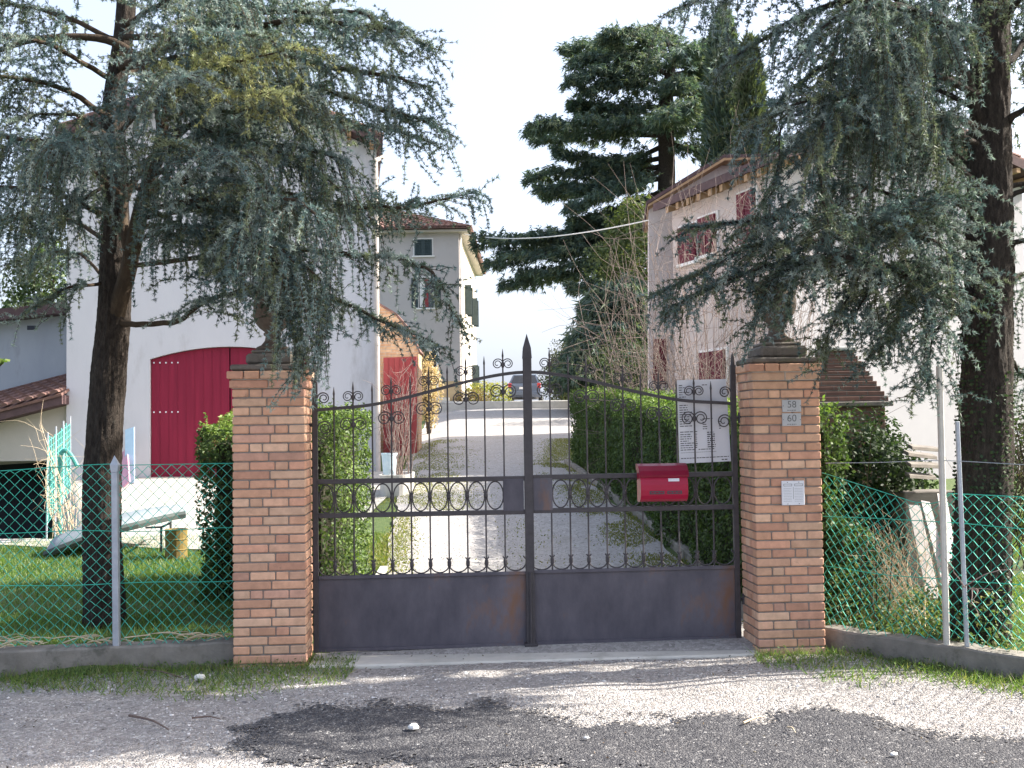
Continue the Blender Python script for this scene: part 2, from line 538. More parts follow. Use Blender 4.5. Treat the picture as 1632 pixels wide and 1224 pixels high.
# ------------------------------------------------------------------ foliage tools
def tufts(sp, P, A, S, col, k=8, wid=0.24, up=0.35, spread=1.0):
    """k pointed needles round each point; sp is a Soup of triangles"""
    P, A = np.asarray(P, float), np.asarray(A, float)
    n = len(P)
    if n == 0:
        return
    D = rng.normal(size=(n, k, 3)) * spread + A[:, None, :] * 0.5
    D[..., 2] += up
    D = unit(D)
    S = np.asarray(S, float)[:, None, None] * rng.uniform(0.7, 1.25, (n, k, 1))
    side = unit(np.cross(D, rng.normal(size=(n, k, 3))))
    p0 = P[:, None, :] + rng.normal(size=(n, k, 3)) * 0.15 * S
    a = p0 - side * S * wid * 0.5
    b = p0 + side * S * wid * 0.5
    c = p0 + D * S
    V = np.stack([a, b, c], axis=2).reshape(-1, 3, 3)
    C = np.repeat(np.asarray(col, float), k, axis=0) * rng.uniform(0.8, 1.2, (n * k, 1))
    sp.add(V, C)


def leaves(sp, P, N, L, Wd, col, tilt=0.7):
    """one diamond leaf per point, facing roughly N; sp is a Soup of quads"""
    P, N = np.asarray(P, float), np.asarray(N, float)
    n = len(P)
    if n == 0:
        return
    N = unit(N + rng.normal(size=(n, 3)) * tilt)
    t = unit(np.cross(N, rng.normal(size=(n, 3))))
    b = np.cross(N, t)
    L = np.broadcast_to(np.asarray(L, float), (n,))[:, None] * rng.uniform(0.7, 1.3, (n, 1))
    Wd = np.broadcast_to(np.asarray(Wd, float), (n,))[:, None] * rng.uniform(0.8, 1.2, (n, 1))
    V = np.stack([P - t * L * 0.5, P + b * Wd * 0.5 + N * Wd * 0.15, P + t * L * 0.5, P - b * Wd * 0.5 + N * Wd * 0.15], axis=1)
    sp.add(V, np.asarray(col, float) * rng.uniform(0.75, 1.25, (n, 1)))


def blades(sp, P, H, col, wid=0.006, lean=0.45):
    P = np.asarray(P, float)
    n = len(P)
    d = rng.normal(size=(n, 3)) * lean
    d[:, 2] = 1
    d = unit(d)
    s = unit(np.cross(d, rng.normal(size=(n, 3))))
    H = np.broadcast_to(np.asarray(H, float), (n,))[:, None] * rng.uniform(0.5, 1.3, (n, 1))
    wd = np.broadcast_to(np.asarray(wid, float), (n,))[:, None]
    V = np.stack([P - s * wd / 2, P + s * wd / 2, P + d * H], axis=1)
    sp.add(V, np.asarray(col, float) * rng.uniform(0.7, 1.3, (n, 1)))


def pick(cols, n, wts=None):
    cols = np.asarray(cols, float)
    return cols[rng.choice(len(cols), n, p=wts)]


def stones(sp, P, S, col):
    """rough octahedral pebbles; sp is a Soup of triangles"""
    n = len(P)
    ax = rng.normal(size=(n, 3, 3))
    a = unit(ax[:, 0])
    b = unit(np.cross(a, ax[:, 1]))
    c = np.cross(a, b)
    S = np.asarray(S)[:, None]
    vv = []
    for q in (a, b, c):
        vv += [P + q * S * rng.uniform(0.55, 1.1, (n, 1)), P - q * S * rng.uniform(0.55, 1.1, (n, 1))]
    for q in vv:
        q[:, 2] = P[:, 2] + (q[:, 2] - P[:, 2]) * 0.6
    F = [(0, 2, 4), (2, 1, 4), (1, 3, 4), (3, 0, 4), (2, 0, 5), (1, 2, 5), (3, 1, 5), (0, 3, 5)]
    for f in F:
        sp.add(np.stack([vv[i] for i in f], axis=1), col)


def spline(pts, n):
    P = np.asarray(pts, float)
    if len(P) == 2:
        t = np.linspace(0, 1, n)[:, None]
        return P[0] * (1 - t) + P[1] * t
    k = len(P)
    Q = np.vstack([2 * P[0] - P[1], P, 2 * P[-1] - P[-2]])
    out = []
    for u in np.linspace(0, k - 1 - 1e-6, n):
        i = int(u)
        t = u - i
        a, b, c, d = Q[i], Q[i + 1], Q[i + 2], Q[i + 3]
        out.append(0.5 * (2 * b + (c - a) * t + (2 * a - 5 * b + 4 * c - d) * t * t + (3 * b - a - 3 * c + d) * t ** 3))
    return np.array(out)


# ------------------------------------------------------------------ terrain
_py = [-50, 8.0, 8.3, 10, 14, 18, 22, 24, 30, 38, 55, 120, 600]
_pz = [0.0, 0.02, 0.04, 0.14, 0.42, 0.68, 0.93, 1.12, 1.65, 2.33, 2.95, 3.3, 6.0]


def fence_y(x):
    x = np.asarray(x, float)
    left = 7.84 + (x + 1.98) * 0.136
    right = 8.15 - 1.12 * (x - 2.37)
    y = np.where(x < -1.98, left, np.where(x > 2.37, np.maximum(right, 4.6), 8.0))
    return np.maximum(y, 4.6)


def ground_z(x, y):
    x, y = np.asarray(x, float), np.asarray(y, float)
    z = np.interp(y, _py, _pz)
    l = 1 - smooth(-2.5, -1.75, x)
    r = smooth(2.25, 2.9, x)
    z = z + l * np.interp(y, [7, 9, 13, 22, 40], [0.13, 0.10, 0.0, -0.12, -0.1]) + r * np.interp(y, [5, 9, 13, 21, 30, 50], [0.10, 0.06, -0.1, -0.42, -0.5, 0])
    pit = (1 - smooth(0, 0.45, x + 0.43 * y)) * smooth(13.6, 14.6, y) * (1 - smooth(24.0, 25.0, y))
    z = z - pit * (z + 0.75)
    z = z + (vnoise(x * 0.7, y * 0.7) - 0.5) * 0.05 * smooth(8, 10, y)
    k = smooth(-0.02, 0.12, y - fence_y(x))
    return z * k - 0.03 * (1 - k)


def sheet(name, xs, yfun, nt_, zfun, mat, kind='structure'):
    """grid whose rows run between yfun(x) = (y0, y1) for each x"""
    V, F = [], []
    xs = np.asarray(xs)
    t = np.linspace(0, 1, nt_)
    X = np.repeat(xs[:, None], nt_, 1)
    y0, y1 = yfun(xs)
    Y = y0[:, None] * (1 - t) + y1[:, None] * t
    Z = zfun(X, Y)
    V = np.stack([X, Y, Z], -1).reshape(-1, 3)
    for i in range(len(xs) - 1):
        for j in range(nt_ - 1):
            a = i * nt_ + j
            F.append((a, a + nt_, a + nt_ + 1, a + 1))
    o = MB().add(V, F).build(name, mat, None, (0, 0, 0), smooth=True)
    o['kind'] = kind
    return o


_gx = np.unique(np.concatenate([np.linspace(-12, 14, 131), np.linspace(-60, 60, 41), np.linspace(-900, 900, 25)]))
_gy = np.unique(np.concatenate([np.linspace(4, 26, 111), np.linspace(26, 60, 35), np.linspace(-60, 4, 9), np.linspace(60, 900, 15)]))
GX, GY = np.meshgrid(_gx, _gy, indexing='ij')
GZ = ground_z(GX, GY)
ny = len(_gy)
_f = [(i * ny + j, (i + 1) * ny + j, (i + 1) * ny + j + 1, i * ny + j + 1) for i in range(len(_gx) - 1) for j in range(ny - 1)]
o = MB().add(np.stack([GX, GY, GZ], -1).reshape(-1, 3), _f).build('ground', M['lawn'], None, (0, 0, 0), smooth=True)
o['kind'] = 'structure'


def road_z(x, y):
    return 0.012 + (vnoise(x * 2.2, y * 2.2) - 0.5) * 0.03 + (vnoise(x * 9, y * 9) - 0.5) * 0.012


sheet('road', np.unique(np.concatenate([np.linspace(-5, 5, 220), np.linspace(-60, 60, 60)])),
      lambda x: (np.full_like(x, -14.0), fence_y(x) - 0.05), 330, road_z, M['road'])
# drive from the gate up the slope, with the yard in front of the barn
dl = lambda y: np.interp(y, [7.9, 8.3, 11.2, 12, 22, 40, 60], [-1.45, -1.33, -1.33, -1.4, -2.2, -3.0, -4.0])
dr = lambda y: np.interp(y, [7.9, 8.6, 9, 22, 24, 38, 60], [1.8, 1.85, 1.92, 1.08, 1.25, 2.5, 4.0])
ysd = np.concatenate([np.linspace(8.06, 26, 120), np.linspace(26.4, 60, 70)])
V, F = [], []
nx = 24
for y in ysd:
    a, b = float(dl(y)), float(dr(y))
    a += (vnoise(y * 2.3, 3.1) - .5) * 0.08
    b += (vnoise(y * 2.3, 9.1) - .5) * 0.06
    X = np.linspace(a, b, nx)
    V.append(np.stack([X, np.full(nx, y), ground_z(X, np.full(nx, y)) + 0.022], -1))
F = [(i * nx + j, i * nx + j + 1, (i + 1) * nx + j + 1, (i + 1) * nx + j) for i in range(len(ysd) - 1) for j in range(nx - 1)]
MB().add(np.vstack(V), F).build('drive', M['drive'], None, (0, 0, 0), smooth=True)['kind'] = 'structure'
sheet('yard', np.linspace(-8.8, -2.0, 60), lambda x: (np.interp(x, [-9, -6.3, -4, -2], [13.2, 13.2, 12.5, 12.4]), np.full_like(x, 21.9)), 70,
      lambda x, y: ground_z(x, y) + 0.03, M['yard'])

# ------------------------------------------------------------------ pillars
PL = W(430, 1052, 7.78)
PR = W(1263, 1040, 8.03)
_d = PR - PL
GU = np.array((_d[0], _d[1], 0)) / math.hypot(_d[0], _d[1])      # along the gate, left to right
GN = np.array((-GU[1], GU[0], 0))                                 # away from the camera
GZv = np.array((0, 0, 1.0))
BRK = [(0.54, 0.28, 0.18), (0.57, 0.30, 0.19), (0.60, 0.36, 0.24), (0.49, 0.235, 0.16), (0.60, 0.395, 0.275), (0.57, 0.33, 0.225), (0.45, 0.24, 0.185)]


def pillar(base, wdt, dep, ncourse, label, corbel):
    """base: middle of the front face at the ground"""
    t = thing('brick_pillar', label, 'pillar', base + GN * dep / 2, 'brick gate pillars')
    ch = 0.0655
    shaft, mort = MB(), MB()
    z0 = -0.16
    c0 = base + GN * dep / 2

    def course(mb, k, z, hh, half_w, half_d, shift=0.0):
        pal = lambda: tuple((np.array(random.choice(BRK)) * 0.62 + np.array((0.58, 0.36, 0.245)) * 0.38) * random.uniform(0.82, 1.14) * 1.06)
        flip = k % 2
        bt = 0.115
        for face in range(4):
            a, b = (GU, GN) if face % 2 == 0 else (GN, GU)
            sg = -1 if face in (0, 3) else 1
            full = (face % 2 == flip)
            la = (half_w if face % 2 == 0 else half_d) - (0 if full else bt + 0.008)
            lb = half_d if face % 2 == 0 else half_w
            n = 2 if (full and face % 2 == 0 and not flip) else (2 if not full else 3)
            if n == 3:
                cuts = [0, 0.235, 0.745, 1]
            else:
                q = 0.5 + random.uniform(-0.03, 0.03)
                cuts = [0, q, 1] if full else [0, random.choice((0.33, 0.66)), 1]
            for i in range(len(cuts) - 1):
                s0 = -la + cuts[i] * 2 * la + (0.004 if i else 0)
                s1 = -la + cuts[i + 1] * 2 * la - (0.004 if i < len(cuts) - 2 else 0)
                jt = random.uniform(-0.003, 0.003)
                c = c0 + a * ((s0 + s1) / 2) + b * (sg * (lb - bt / 2 + jt)) + GZv * (base[2] + z + hh / 2) + GU * shift
                c[2] = base[2] + z + hh / 2
                mb.obox(c, a * (s1 - s0) / 2, b * bt / 2, GZv * (hh - 0.010) / 2 + GU * random.uniform(-.0008, .0008), 0.006, pal())
    for k in range(ncourse):
        course(shaft, k, z0 + k * ch, ch, wdt / 2, dep / 2)
    ztop = z0 + ncourse * ch
    shaft.build('shaft', M['brick'], t)
    core = base + GN * dep / 2
    mort.obox((core[0], core[1], base[2] + (z0 + ztop) / 2 + 0.0), GU * (wdt / 2 - 0.009), GN * (dep / 2 - 0.009), GZv * (ztop - z0) / 2)
    mort.build('mortar_core', M['mortar'], t)
    cb = MB()
    for i, e in enumerate(corbel):
        course(cb, i, ztop + i * ch, ch, wdt / 2 + e, dep / 2 + e)
    zt = ztop + len(corbel) * ch
    cb.obox((core[0], core[1], base[2] + (ztop + zt) / 2 - 0.002), GU * (wdt / 2 + 0.004), GN * (dep / 2 + 0.004), GZv * (zt - ztop - 0.006) / 2, 0, (0.4, .36, .32))
    cb.build('corbel', M['brick'], t)
    cp = MB()
    e = corbel[-1]
    cp.obox((core[0], core[1], base[2] + zt + 0.022), GU * (wdt / 2 + e - 0.02), GN * (dep / 2 + e - 0.02), GZv * 0.022, 0.012)
    cp.build('capstone', M['capstone'], t)
    return core, base[2] + zt + 0.044


LC, LZ = pillar(PL, 0.515, 0.42, 32, 'orange brick gate pillar beside the left hand fence, its urn mostly veiled by hanging cedar', [0.018, 0.034])
RC, RZ = pillar(PR, 0.505, 0.40, 33, 'orange brick gate pillar carrying the plaques numbered 58 and 60', [0.010, 0.032])


def urn(core, z, label, s):
    t = thing('stone_urn', label, 'urn', (core[0], core[1], z), 'stone urns on the gate pillars')
    b = MB()
    b.obox((core[0], core[1], z + 0.045 * s), GU * 0.185 * s, GN * 0.185 * s, GZv * 0.045 * s, 0.02)
    b.obox((core[0], core[1], z + 0.105 * s), GU * 0.150 * s, GN * 0.150 * s, GZv * 0.016 * s, 0.012)
    b.build('plinth_block', M['capstone'], t)
    u = MB()
    pr = [(0.125, 0.122), (0.13, 0.135), (0.125, 0.15), (0.09, 0.165), (0.062, 0.20), (0.055, 0.235), (0.07, 0.245), (0.072, 0.26), (0.06, 0.27),
          (0.10, 0.30), (0.135, 0.345), (0.152, 0.40), (0.152, 0.45), (0.138, 0.50), (0.135, 0.53), (0.16, 0.555), (0.178, 0.575), (0.178, 0.595),
          (0.155, 0.597), (0.13, 0.55), (0.05, 0.53)]
    u.lathe([(r * s, h * s) for r, h in pr], (core[0], core[1], z), 32, 0.02)
    u.build('bowl', M['terracotta_urn'], t, smooth=True)


urn(LC, LZ, 'weathered stone urn on the left gate pillar, half hidden behind hanging cedar strands', 0.92)
urn(RC, RZ, 'weathered stone urn on the pillar with the house numbers, standing on a dark block', 0.98)


# ------------------------------------------------------------------ lettering
def text_mesh(mb, body, size, c, right, up):
    """appends real letters, centred on c"""
    cu = bpy.data.curves.new('txt', 'FONT')
    cu.body, cu.size, cu.align_x, cu.align_y, cu.extrude = body, size, 'CENTER', 'CENTER', 0.0
    ob = bpy.data.objects.new('txt', cu)
    SC.collection.objects.link(ob)
    dg = bpy.context.evaluated_depsgraph_get()
    me = bpy.data.meshes.new_from_object(ob.evaluated_get(dg))
    v = np.array([c + right * p.co.x + up * p.co.y for p in me.vertices])
    mb.add(v, [tuple(p.vertices) for p in me.polygons])
    bpy.data.objects.remove(ob)
    bpy.data.curves.remove(cu)
    bpy.data.meshes.remove(me)


def on_pillar(px, py):
    """point on the right pillar's front face under a photo pixel"""
    d = W(px, py, 8.0) - CAM
    k = np.dot(PR - CAM, GN) / np.dot(d, GN)
    return CAM + d * k


def print_line(mb, c, length, h, right, up, wlen=(0.006, 0.02)):
    """a row of tiny illegible words"""
    x = 0.0
    while x < length:
        wl = min(random.uniform(*wlen), length - x)
        if wl > 0.002:
            a = c + right * x
            mb.add([a, a + right * wl, a + right * wl + up * h, a + up * h], [(0, 1, 2, 3)])
        x += wl + h * 0.8


RT, UPV = GU, GZv
for num, y0, y1 in (('58', 637, 656.6), ('60', 658.5, 679)):
    a, b = on_pillar(1246, (y0 + y1) / 2), on_pillar(1276, (y0 + y1) / 2)
    c = on_pillar(1261, (y0 + y1) / 2)
    hw, hh = np.linalg.norm(b - a) / 2, (on_pillar(1261, y0) - on_pillar(1261, y1))[2] / 2
    t = thing('number_plaque', 'pale grey house number plaque reading %s on the brick pillar' % num, 'plaque', c - GN * 0.0065, 'house number plaques')
    pb = MB()
    pb.obox(c - GN * 0.0075, RT * hw, GN * 0.006, UPV * hh, 0.002)
    pb.build('plate', M['plaque'], t)
    lb = MB()
    fc = c - GN * 0.0150
    text_mesh(lb, num, hh * 1.55, fc + UPV * hh * 0.18, RT, UPV)
    print_line(lb, fc - UPV * hh * 0.78 - RT * hw * 0.5, hw * 1.0, hh * 0.12, RT, UPV, (0.008, 0.016))
    lb.build('lettering', M['grey_ink'], t)
    for q in (-1, 1):
        sb = MB()
        sb.obox(fc + RT * hw * 0.9 * q, RT * 0.003, GN * 0.002, UPV * 0.003, 0.001)
        sb.build('screw', M['grey_ink'], t)

c = on_pillar(1263, 785.5)
hw = np.linalg.norm(on_pillar(1281, 785) - on_pillar(1245, 785)) / 2
hh = (on_pillar(1263, 766) - on_pillar(1263, 805))[2] / 2
t = thing('notice_plate', 'small white metal plate with faint lines screwed low on the brick pillar', 'plate', c)
pb = MB()
pb.obox(c - GN * 0.011, RT * hw, GN * 0.009, UPV * hh, 0.003)
pb.build('plate', M['white_metal'], t)
lb = MB()
fc = c - GN * 0.0208
for q in (-1, 1):
    for e in (-1, 1):
        lb.obox(fc + RT * q * hw * 0.48 + UPV * (hh * 0.66 + e * hh * 0.08), RT * hw * 0.36, GN * 0.0004, UPV * 0.0014)
        lb.obox(fc + RT * (q * hw * 0.48 + e * hw * 0.36) + UPV * hh * 0.66, RT * 0.0014, GN * 0.0004, UPV * hh * 0.085)
    lb.obox(fc + RT * q * hw * 0.5 + UPV * hh * 0.88, RT * 0.003, GN * 0.001, UPV * 0.003)
    lb.obox(fc + RT * q * hw * 0.5 - UPV * hh * 0.88, RT * 0.003, GN * 0.001, UPV * 0.003)
lb.obox(fc, RT * 0.0012, GN * 0.0004, UPV * hh * 0.5)
for i in range(9):
    for q in (-0.86, 0.1):
        print_line(lb, fc + RT * hw * q + UPV * hh * (0.36 - i * 0.13), hw * 0.72, 0.0016, RT, UPV, (0.004, 0.012))
lb.build('lettering', M['grey_ink'], t)

# ------------------------------------------------------------------ the gate
GLp = W(500, 1040, 8.12)
GRp = W(1181, 1017, 8.38)
_gd = GRp - GLp
GLEN = math.hypot(_gd[0], _gd[1])
gu = np.array((_gd[0], _gd[1], 0)) / GLEN
gn = np.array((-gu[1], gu[0], 0))


def GP(s, h, off=0.0):
    p = GLp + gu * s + gn * off
    p[2] = GLp[2] + (GRp[2] - GLp[2]) * s / GLEN + h
    return p


SCN = GLEN * (839.0 - 500) / (1181 - 500) * 1.006


def rail_h(s):
    x = s if s <= SCN else GLEN - s
    u = np.clip((x - 0.30) / (SCN - 0.36), 0, 1)
    return 1.80 + 0.02 * x / 0.3 * (x < .3) + (0.02 if x >= .3 else 0) + 0.245 * (0.35 * u + 0.65 * u * u * (3 - 2 * u))


def spiral(mb, sx, h, side, vert, R=0.056, turns=1.85, r=0.0055):
    """volute starting on the bar at (sx, h), bulging to side (+1/-1) and curling up or down (vert)"""
    n = 34
    pts = []
    for i in range(n):
        u = i / (n - 1)
        rr = R * (1 - u) ** 0.75 * 0.80 + R * 0.20
        a = math.pi - 2 * math.pi * turns * u
        cx = R * (0.92 + 0.10 * u)
        pts.append(GP(sx + side * (cx + rr * math.cos(a)), h + vert * (rr * math.sin(a)), 0.0))
    mb.tube(pts, np.linspace(r, r * 0.75, n), 6)


def leaf_gate(s0, s1, hinge_left, label):
    t = thing('iron_gate', label, 'gate', GP((s0 + s1) / 2, 0), 'wrought iron gate leaves')
    I = M['iron']
    hs, cs = (s0, s1) if hinge_left else (s1, s0)
    dr_ = 1 if hinge_left else -1
    q = MB()                                                     # hinge stile with pointed top
    q.obox(GP(hs + dr_ * 0.02, 1.05), gu * 0.02, gn * 0.02, GZv * 1.05, 0.003)
    q.tube([GP(hs + dr_ * 0.02, 2.09), GP(hs + dr_ * 0.02, 2.16), GP(hs + dr_ * 0.02, 2.20)], [0.017, 0.012, 0.002], 6)
    q.build('hinge_stile', I, t)
    for hh in (1.69, 0.30):
        q = MB()
        q.tube([GP(hs - dr_ * 0.055, hh), GP(hs + dr_ * 0.005, hh)], 0.013, 8)
        q.tube([GP(hs - dr_ * 0.03, hh - 0.04), GP(hs - dr_ * 0.03, hh + 0.04)], 0.016, 8)
        q.build('hinge', I, t)
    a, b = (s0 + 0.04, s1) if hinge_left else (s0, s1 - 0.04)
    n = 30
    ss = np.linspace(a, b, n)
    q = MB()                                                     # arched top rail
    V = []
    for s in ss:
        for dh, do in ((-.012, -.013), (-.012, .013), (.012, .013), (.012, -.013)):
            V.append(GP(s, rail_h(s) + dh, do))
    F = [(i * 4 + j, i * 4 + (j + 1) % 4, i * 4 + 4 + (j + 1) % 4, i * 4 + 4 + j) for i in range(n - 1) for j in range(4)]
    q.add(V, F + [(3, 2, 1, 0), tuple(4 * n - 4 + j for j in range(4))])
    q.build('top_rail', I, t)
    for hh in (1.262, 1.008):
        q = MB()
        q.obox(GP((a + b) / 2, hh), gu * (b - a) / 2, gn * 0.0175, GZv * 0.018, 0.003)
        q.build('rail', I, t)
    q = MB()
    q.obox(GP((a + b) / 2, 0.285, 0.006), gu * (b - a) / 2, gn * 0.004, GZv * 0.275, 0.0)
    q.obox(GP((a + b) / 2, 0.548), gu * (b - a) / 2, gn * 0.016, GZv * 0.012, 0.002)
    q.obox(GP((a + b) / 2, 0.012), gu * (b - a) / 2, gn * 0.014, GZv * 0.012, 0.002)
    q.build('bottom_panel', M['panel_iron'], t)
    # bars
    px_bars = [534, 564, 594, 624, 654, 683.5, 713, 742.5, 772, 802]
    sb = [GLEN * (p - 500) / 681.0 for p in px_bars]
    if not hinge_left:
        px_bars = [877, 907, 936, 966, 995.5, 1024.5, 1054, 1083, 1112, 1140]
        sb = [GLEN * (p - 500) / 681.0 for p in px_bars][::-1]
    for i, s in enumerate(sb):
        scroll = i % 2 == 1
        q = MB()
        top = rail_h(s) + (0.165 if not scroll else 0.195)
        q.tube([GP(s, 0.55), GP(s, top - 0.07)], 0.0068, 6)
        q.tube([GP(s, top - 0.07), GP(s, top - 0.055), GP(s, top)], [0.0068, 0.009, 0.001], 6)
        if i > 0:
            q.tube([GP(s, 1.115), GP(s, 1.125), GP(s, 1.145), GP(s, 1.155)], [0.008, 0.016, 0.016, 0.008], 8)
        q.tube([GP(s, 0.60), GP(s, 0.615), GP(s, 0.645), GP(s, 0.66)], [0.008, 0.015, 0.015, 0.008], 8)
        if scroll:
            hk = rail_h(s)
            q.tube([GP(s, hk + 0.05), GP(s, hk + 0.06), GP(s, hk + 0.085), GP(s, hk + 0.095)], [0.008, 0.012, 0.012, 0.008], 8)
            q.tube([GP(s, hk - 0.155), GP(s, hk - 0.145), GP(s, hk - 0.12), GP(s, hk - 0.11)], [0.008, 0.015, 0.015, 0.008], 8)
        q.build('bar', I, t)
        if scroll:
            for sd_ in (-1, 1):
                q = MB()
                spiral(q, s, hk + 0.080, sd_, 1, 0.041, r=0.0046)
                q.build('scroll', I, t)
                q = MB()
                spiral(q, s, hk - 0.130, sd_, 1, 0.054, r=0.005)
                q.build('scroll', I, t)
    hk = rail_h(hs)
    for hh, R in ((hk + 0.09, 0.045), (hk - 0.135, 0.055)):
        q = MB()
        spiral(q, hs + dr_ * 0.042, hh, dr_, 1, R)
        q.build('scroll', I, t)
    # ovals between the two middle rails, open rings along the sheet panel
    edge = [hs + dr_ * 0.04] + sb
    for i in range(len(edge) - 1):
        m_, wd = (edge[i] + edge[i + 1]) / 2, abs(edge[i + 1] - edge[i]) / 2
        q = MB()
        pts = [GP(m_ + (wd - 0.008) * math.cos(x), 1.135 + 0.105 * math.sin(x)) for x in np.linspace(0, 2 * math.pi, 29)]
        q.tube(pts, 0.0058, 6, False)
        q.build('oval_ring', I, t)
    edge2 = edge + [cs]
    for i in range(len(edge2) - 1):
        m_, wd = (edge2[i] + edge2[i + 1]) / 2, abs(edge2[i + 1] - edge2[i]) / 2
        q = MB()
        a0 = rad(140)
        pts = [GP(m_ + (wd + .002) * 1.0 * math.cos(x) * (1.0 if math.sin(x) < 0.3 else 0.93), 0.632 + 0.068 * math.sin(x)) for x in np.linspace(rad(142), rad(398), 24)]
        q.tube(pts, 0.0058, 6)
        q.build('crescent', I, t)
    # lock plate beside the middle post
    w_ = GLEN * 29 / 681
    q = MB()
    q.obox(GP(cs - dr_ * w_ / 2 - dr_ * 0.02, 1.135, -0.008), gu * w_ * 0.56, gn * 0.012, GZv * 0.122, 0.003)
    q.build('lock_plate', M['panel_iron'], t)
    if hinge_left:
        q = MB()
        q.obox(GP(cs + 0.028, 1.10, -0.02), gu * 0.033, gn * 0.016, GZv * 1.13, 0.004)
        c4 = [GP(cs + 0.028 + x * 0.036, 2.17, -0.02 + y * 0.019) for x, y in ((-1, -1), (1, -1), (1, 1), (-1, 1))]
        c5 = [p + GZv * 0.03 for p in c4]
        tip = GP(cs + 0.028, 2.36, -0.02)
        m5 = [GP(cs + 0.028 + x * 0.030, 2.25, -0.02 + y * 0.016) for x, y in ((-1, -1), (1, -1), (1, 1), (-1, 1))]
        q.add(c4 + m5 + [tip], [(0, 3, 2, 1), (0, 1, 5, 4), (1, 2, 6, 5), (2, 3, 7, 6), (3, 0, 4, 7), (4, 5, 8), (5, 6, 8), (6, 7, 8), (7, 4, 8)])
        q.build('meeting_post', I, t)
        q = MB()
        q.obox(GP(cs + 0.028, 0.01, -0.02), gu * 0.05, gn * 0.035, GZv * 0.012, 0.003)
        q.tube([GP(cs + 0.028, 0.55, -0.044), GP(cs + 0.028, -0.02, -0.044)], 0.011, 8)
        q.build('drop_bolt', I, t)
    return t


leaf_gate(0, SCN - 0.030, True, 'left leaf of the dark iron gate with the tall pointed meeting post')
leaf_gate(SCN + 0.012, GLEN, False, 'right leaf of the dark iron gate with rusty panel and red mailbox')

# dark strike box on the left pillar's inner side and stop on the right
q = MB()
q.obox(GP(-0.05, 0.55, 0.03), gu * 0.012, gn * 0.03, GZv * 0.06, 0.003)
q.obox(GP(-0.052, 0.735, 0.03), gu * 0.006, gn * 0.02, GZv * 0.20, 0.002)
q.obox(GP(-0.05, 0.92, 0.03), gu * 0.012, gn * 0.03, GZv * 0.05, 0.003)
tag(q.build('gate_bracket', M['iron']), 'dark metal bracket bolted low on the inner side of the left brick pillar', 'bracket')

# threshold slab under the gate
q = MB()
pa, pb_ = PL + GU * 0.27, PR - GU * 0.255
mid = (pa + pb_) / 2 + GN * 0.30
q.obox((mid[0], mid[1], -0.035), (pb_ - pa) / 2 * np.array((1, 1, 0)), GN * 0.36, GZv * 0.065, 0.012)
q.build('threshold', M['pale_concrete'])['kind'] = 'structure'


# ------------------------------------------------------------------ mailbox and notice on the gate
def gate_pt(px, py, off):
    d = W(px, py, 8.0) - CAM
    base = GLp + gn * off
    k = np.dot(base - CAM, gn) / np.dot(d, gn)
    return CAM + d * k


pa, pb_ = gate_pt(1019, 800, -0.10), gate_pt(1094, 800, -0.10)
top = gate_pt(1056, 739, -0.10)
mw, mh = np.linalg.norm((pb_ - pa)[:2]) / 2, top[2] - pa[2]
mc = (pa + pb_) / 2
mc[2] = pa[2]
t = thing('mailbox', 'glossy red mailbox with rounded front hung on the iron gate', 'mailbox', mc + gn * 0.06)
prof = [(0.078, 0.0), (0.0, 0.0)]
for a in np.linspace(-90, 60, 14):
    prof.append((-0.035 - 0.045 * math.cos(rad(a)) + .035, mh * 0.38 + mh * 0.38 * math.sin(rad(a))))
prof += [(0.0, mh * 0.76), (0.078, mh * 0.80)]
prof = [(0.078, 0.0), (0.0, 0.0), (-0.02, 0.004), (-0.045, 0.02), (-0.062, 0.05), (-0.068, 0.09), (-0.066, 0.13), (-0.058, 0.17), (-0.045, 0.205), (-0.03, mh - 0.07), (0.078, mh - 0.04)]
P0 = [mc - gu * mw + gn * a + GZv * b for a, b in prof]
q = MB()
q.prism(P0, gu * mw * 2)
q.build('body', M['red_paint'], t)
q = MB()
lid = [(0.082, mh - 0.038), (-0.036, mh - 0.078), (-0.062, mh - 0.10), (-0.066, mh - 0.085), (-0.05, mh - 0.052), (-0.015, mh - 0.015), (0.03, mh), (0.082, mh)]
q.prism([mc - gu * (mw + 0.008) + gn * a + GZv * b for a, b in lid], gu * (mw + 0.008) * 2)
q.build('lid', M['red_dark'], t)
fr = lambda x, z, o: mc + gu * x + gn * o + GZv * z
q = MB()
q.obox(fr(mw * 0.40, 0.165, -0.0615), gu * 0.042, gn * 0.004, GZv * 0.011 + gn * 0.003, 0.001)
q.build('name_plate', M['white_metal'], t)
q = MB()
q.tube([fr(0.01, 0.20, -0.040), fr(0.01, 0.20, -0.058)], 0.011, 12)
q.build('lock', M['chrome'], t)
for x in (-0.32, 0.42):
    q = MB()
    q.obox(fr(mw * x, 0.072, -0.0665), gu * 0.056, gn * 0.003, GZv * 0.012, 0.001)
    q.build('slot', M['ink'], t)
    q = MB()
    for kx in (-1, 0, 1):
        q.obox(fr(mw * x + kx * 0.034, 0.072, -0.070), gu * 0.012, gn * 0.001, GZv * 0.005)
    q.build('slot_label', M['red_dark'], t)

# notice board behind the bars
c0, c1_ = gate_pt(1079, 606, 0.05), gate_pt(1157, 604, 0.05)
c2, c3 = gate_pt(1165, 735, 0.05), gate_pt(1083, 739, 0.05)
t = thing('notice_board', 'white printed notice board tied behind the bars of the right gate leaf', 'notice board', (c3 + c2) / 2)
q = MB()
q.prism([c0, c1_, c2, c3], gn * 0.008)
q.build('board', M['white_metal'], t)


def nb(u, v):
    a = c0 * (1 - u) + c1_ * u
    b = c3 * (1 - u) + c2 * u
    return a * (1 - v) + b * v - gn * 0.0012


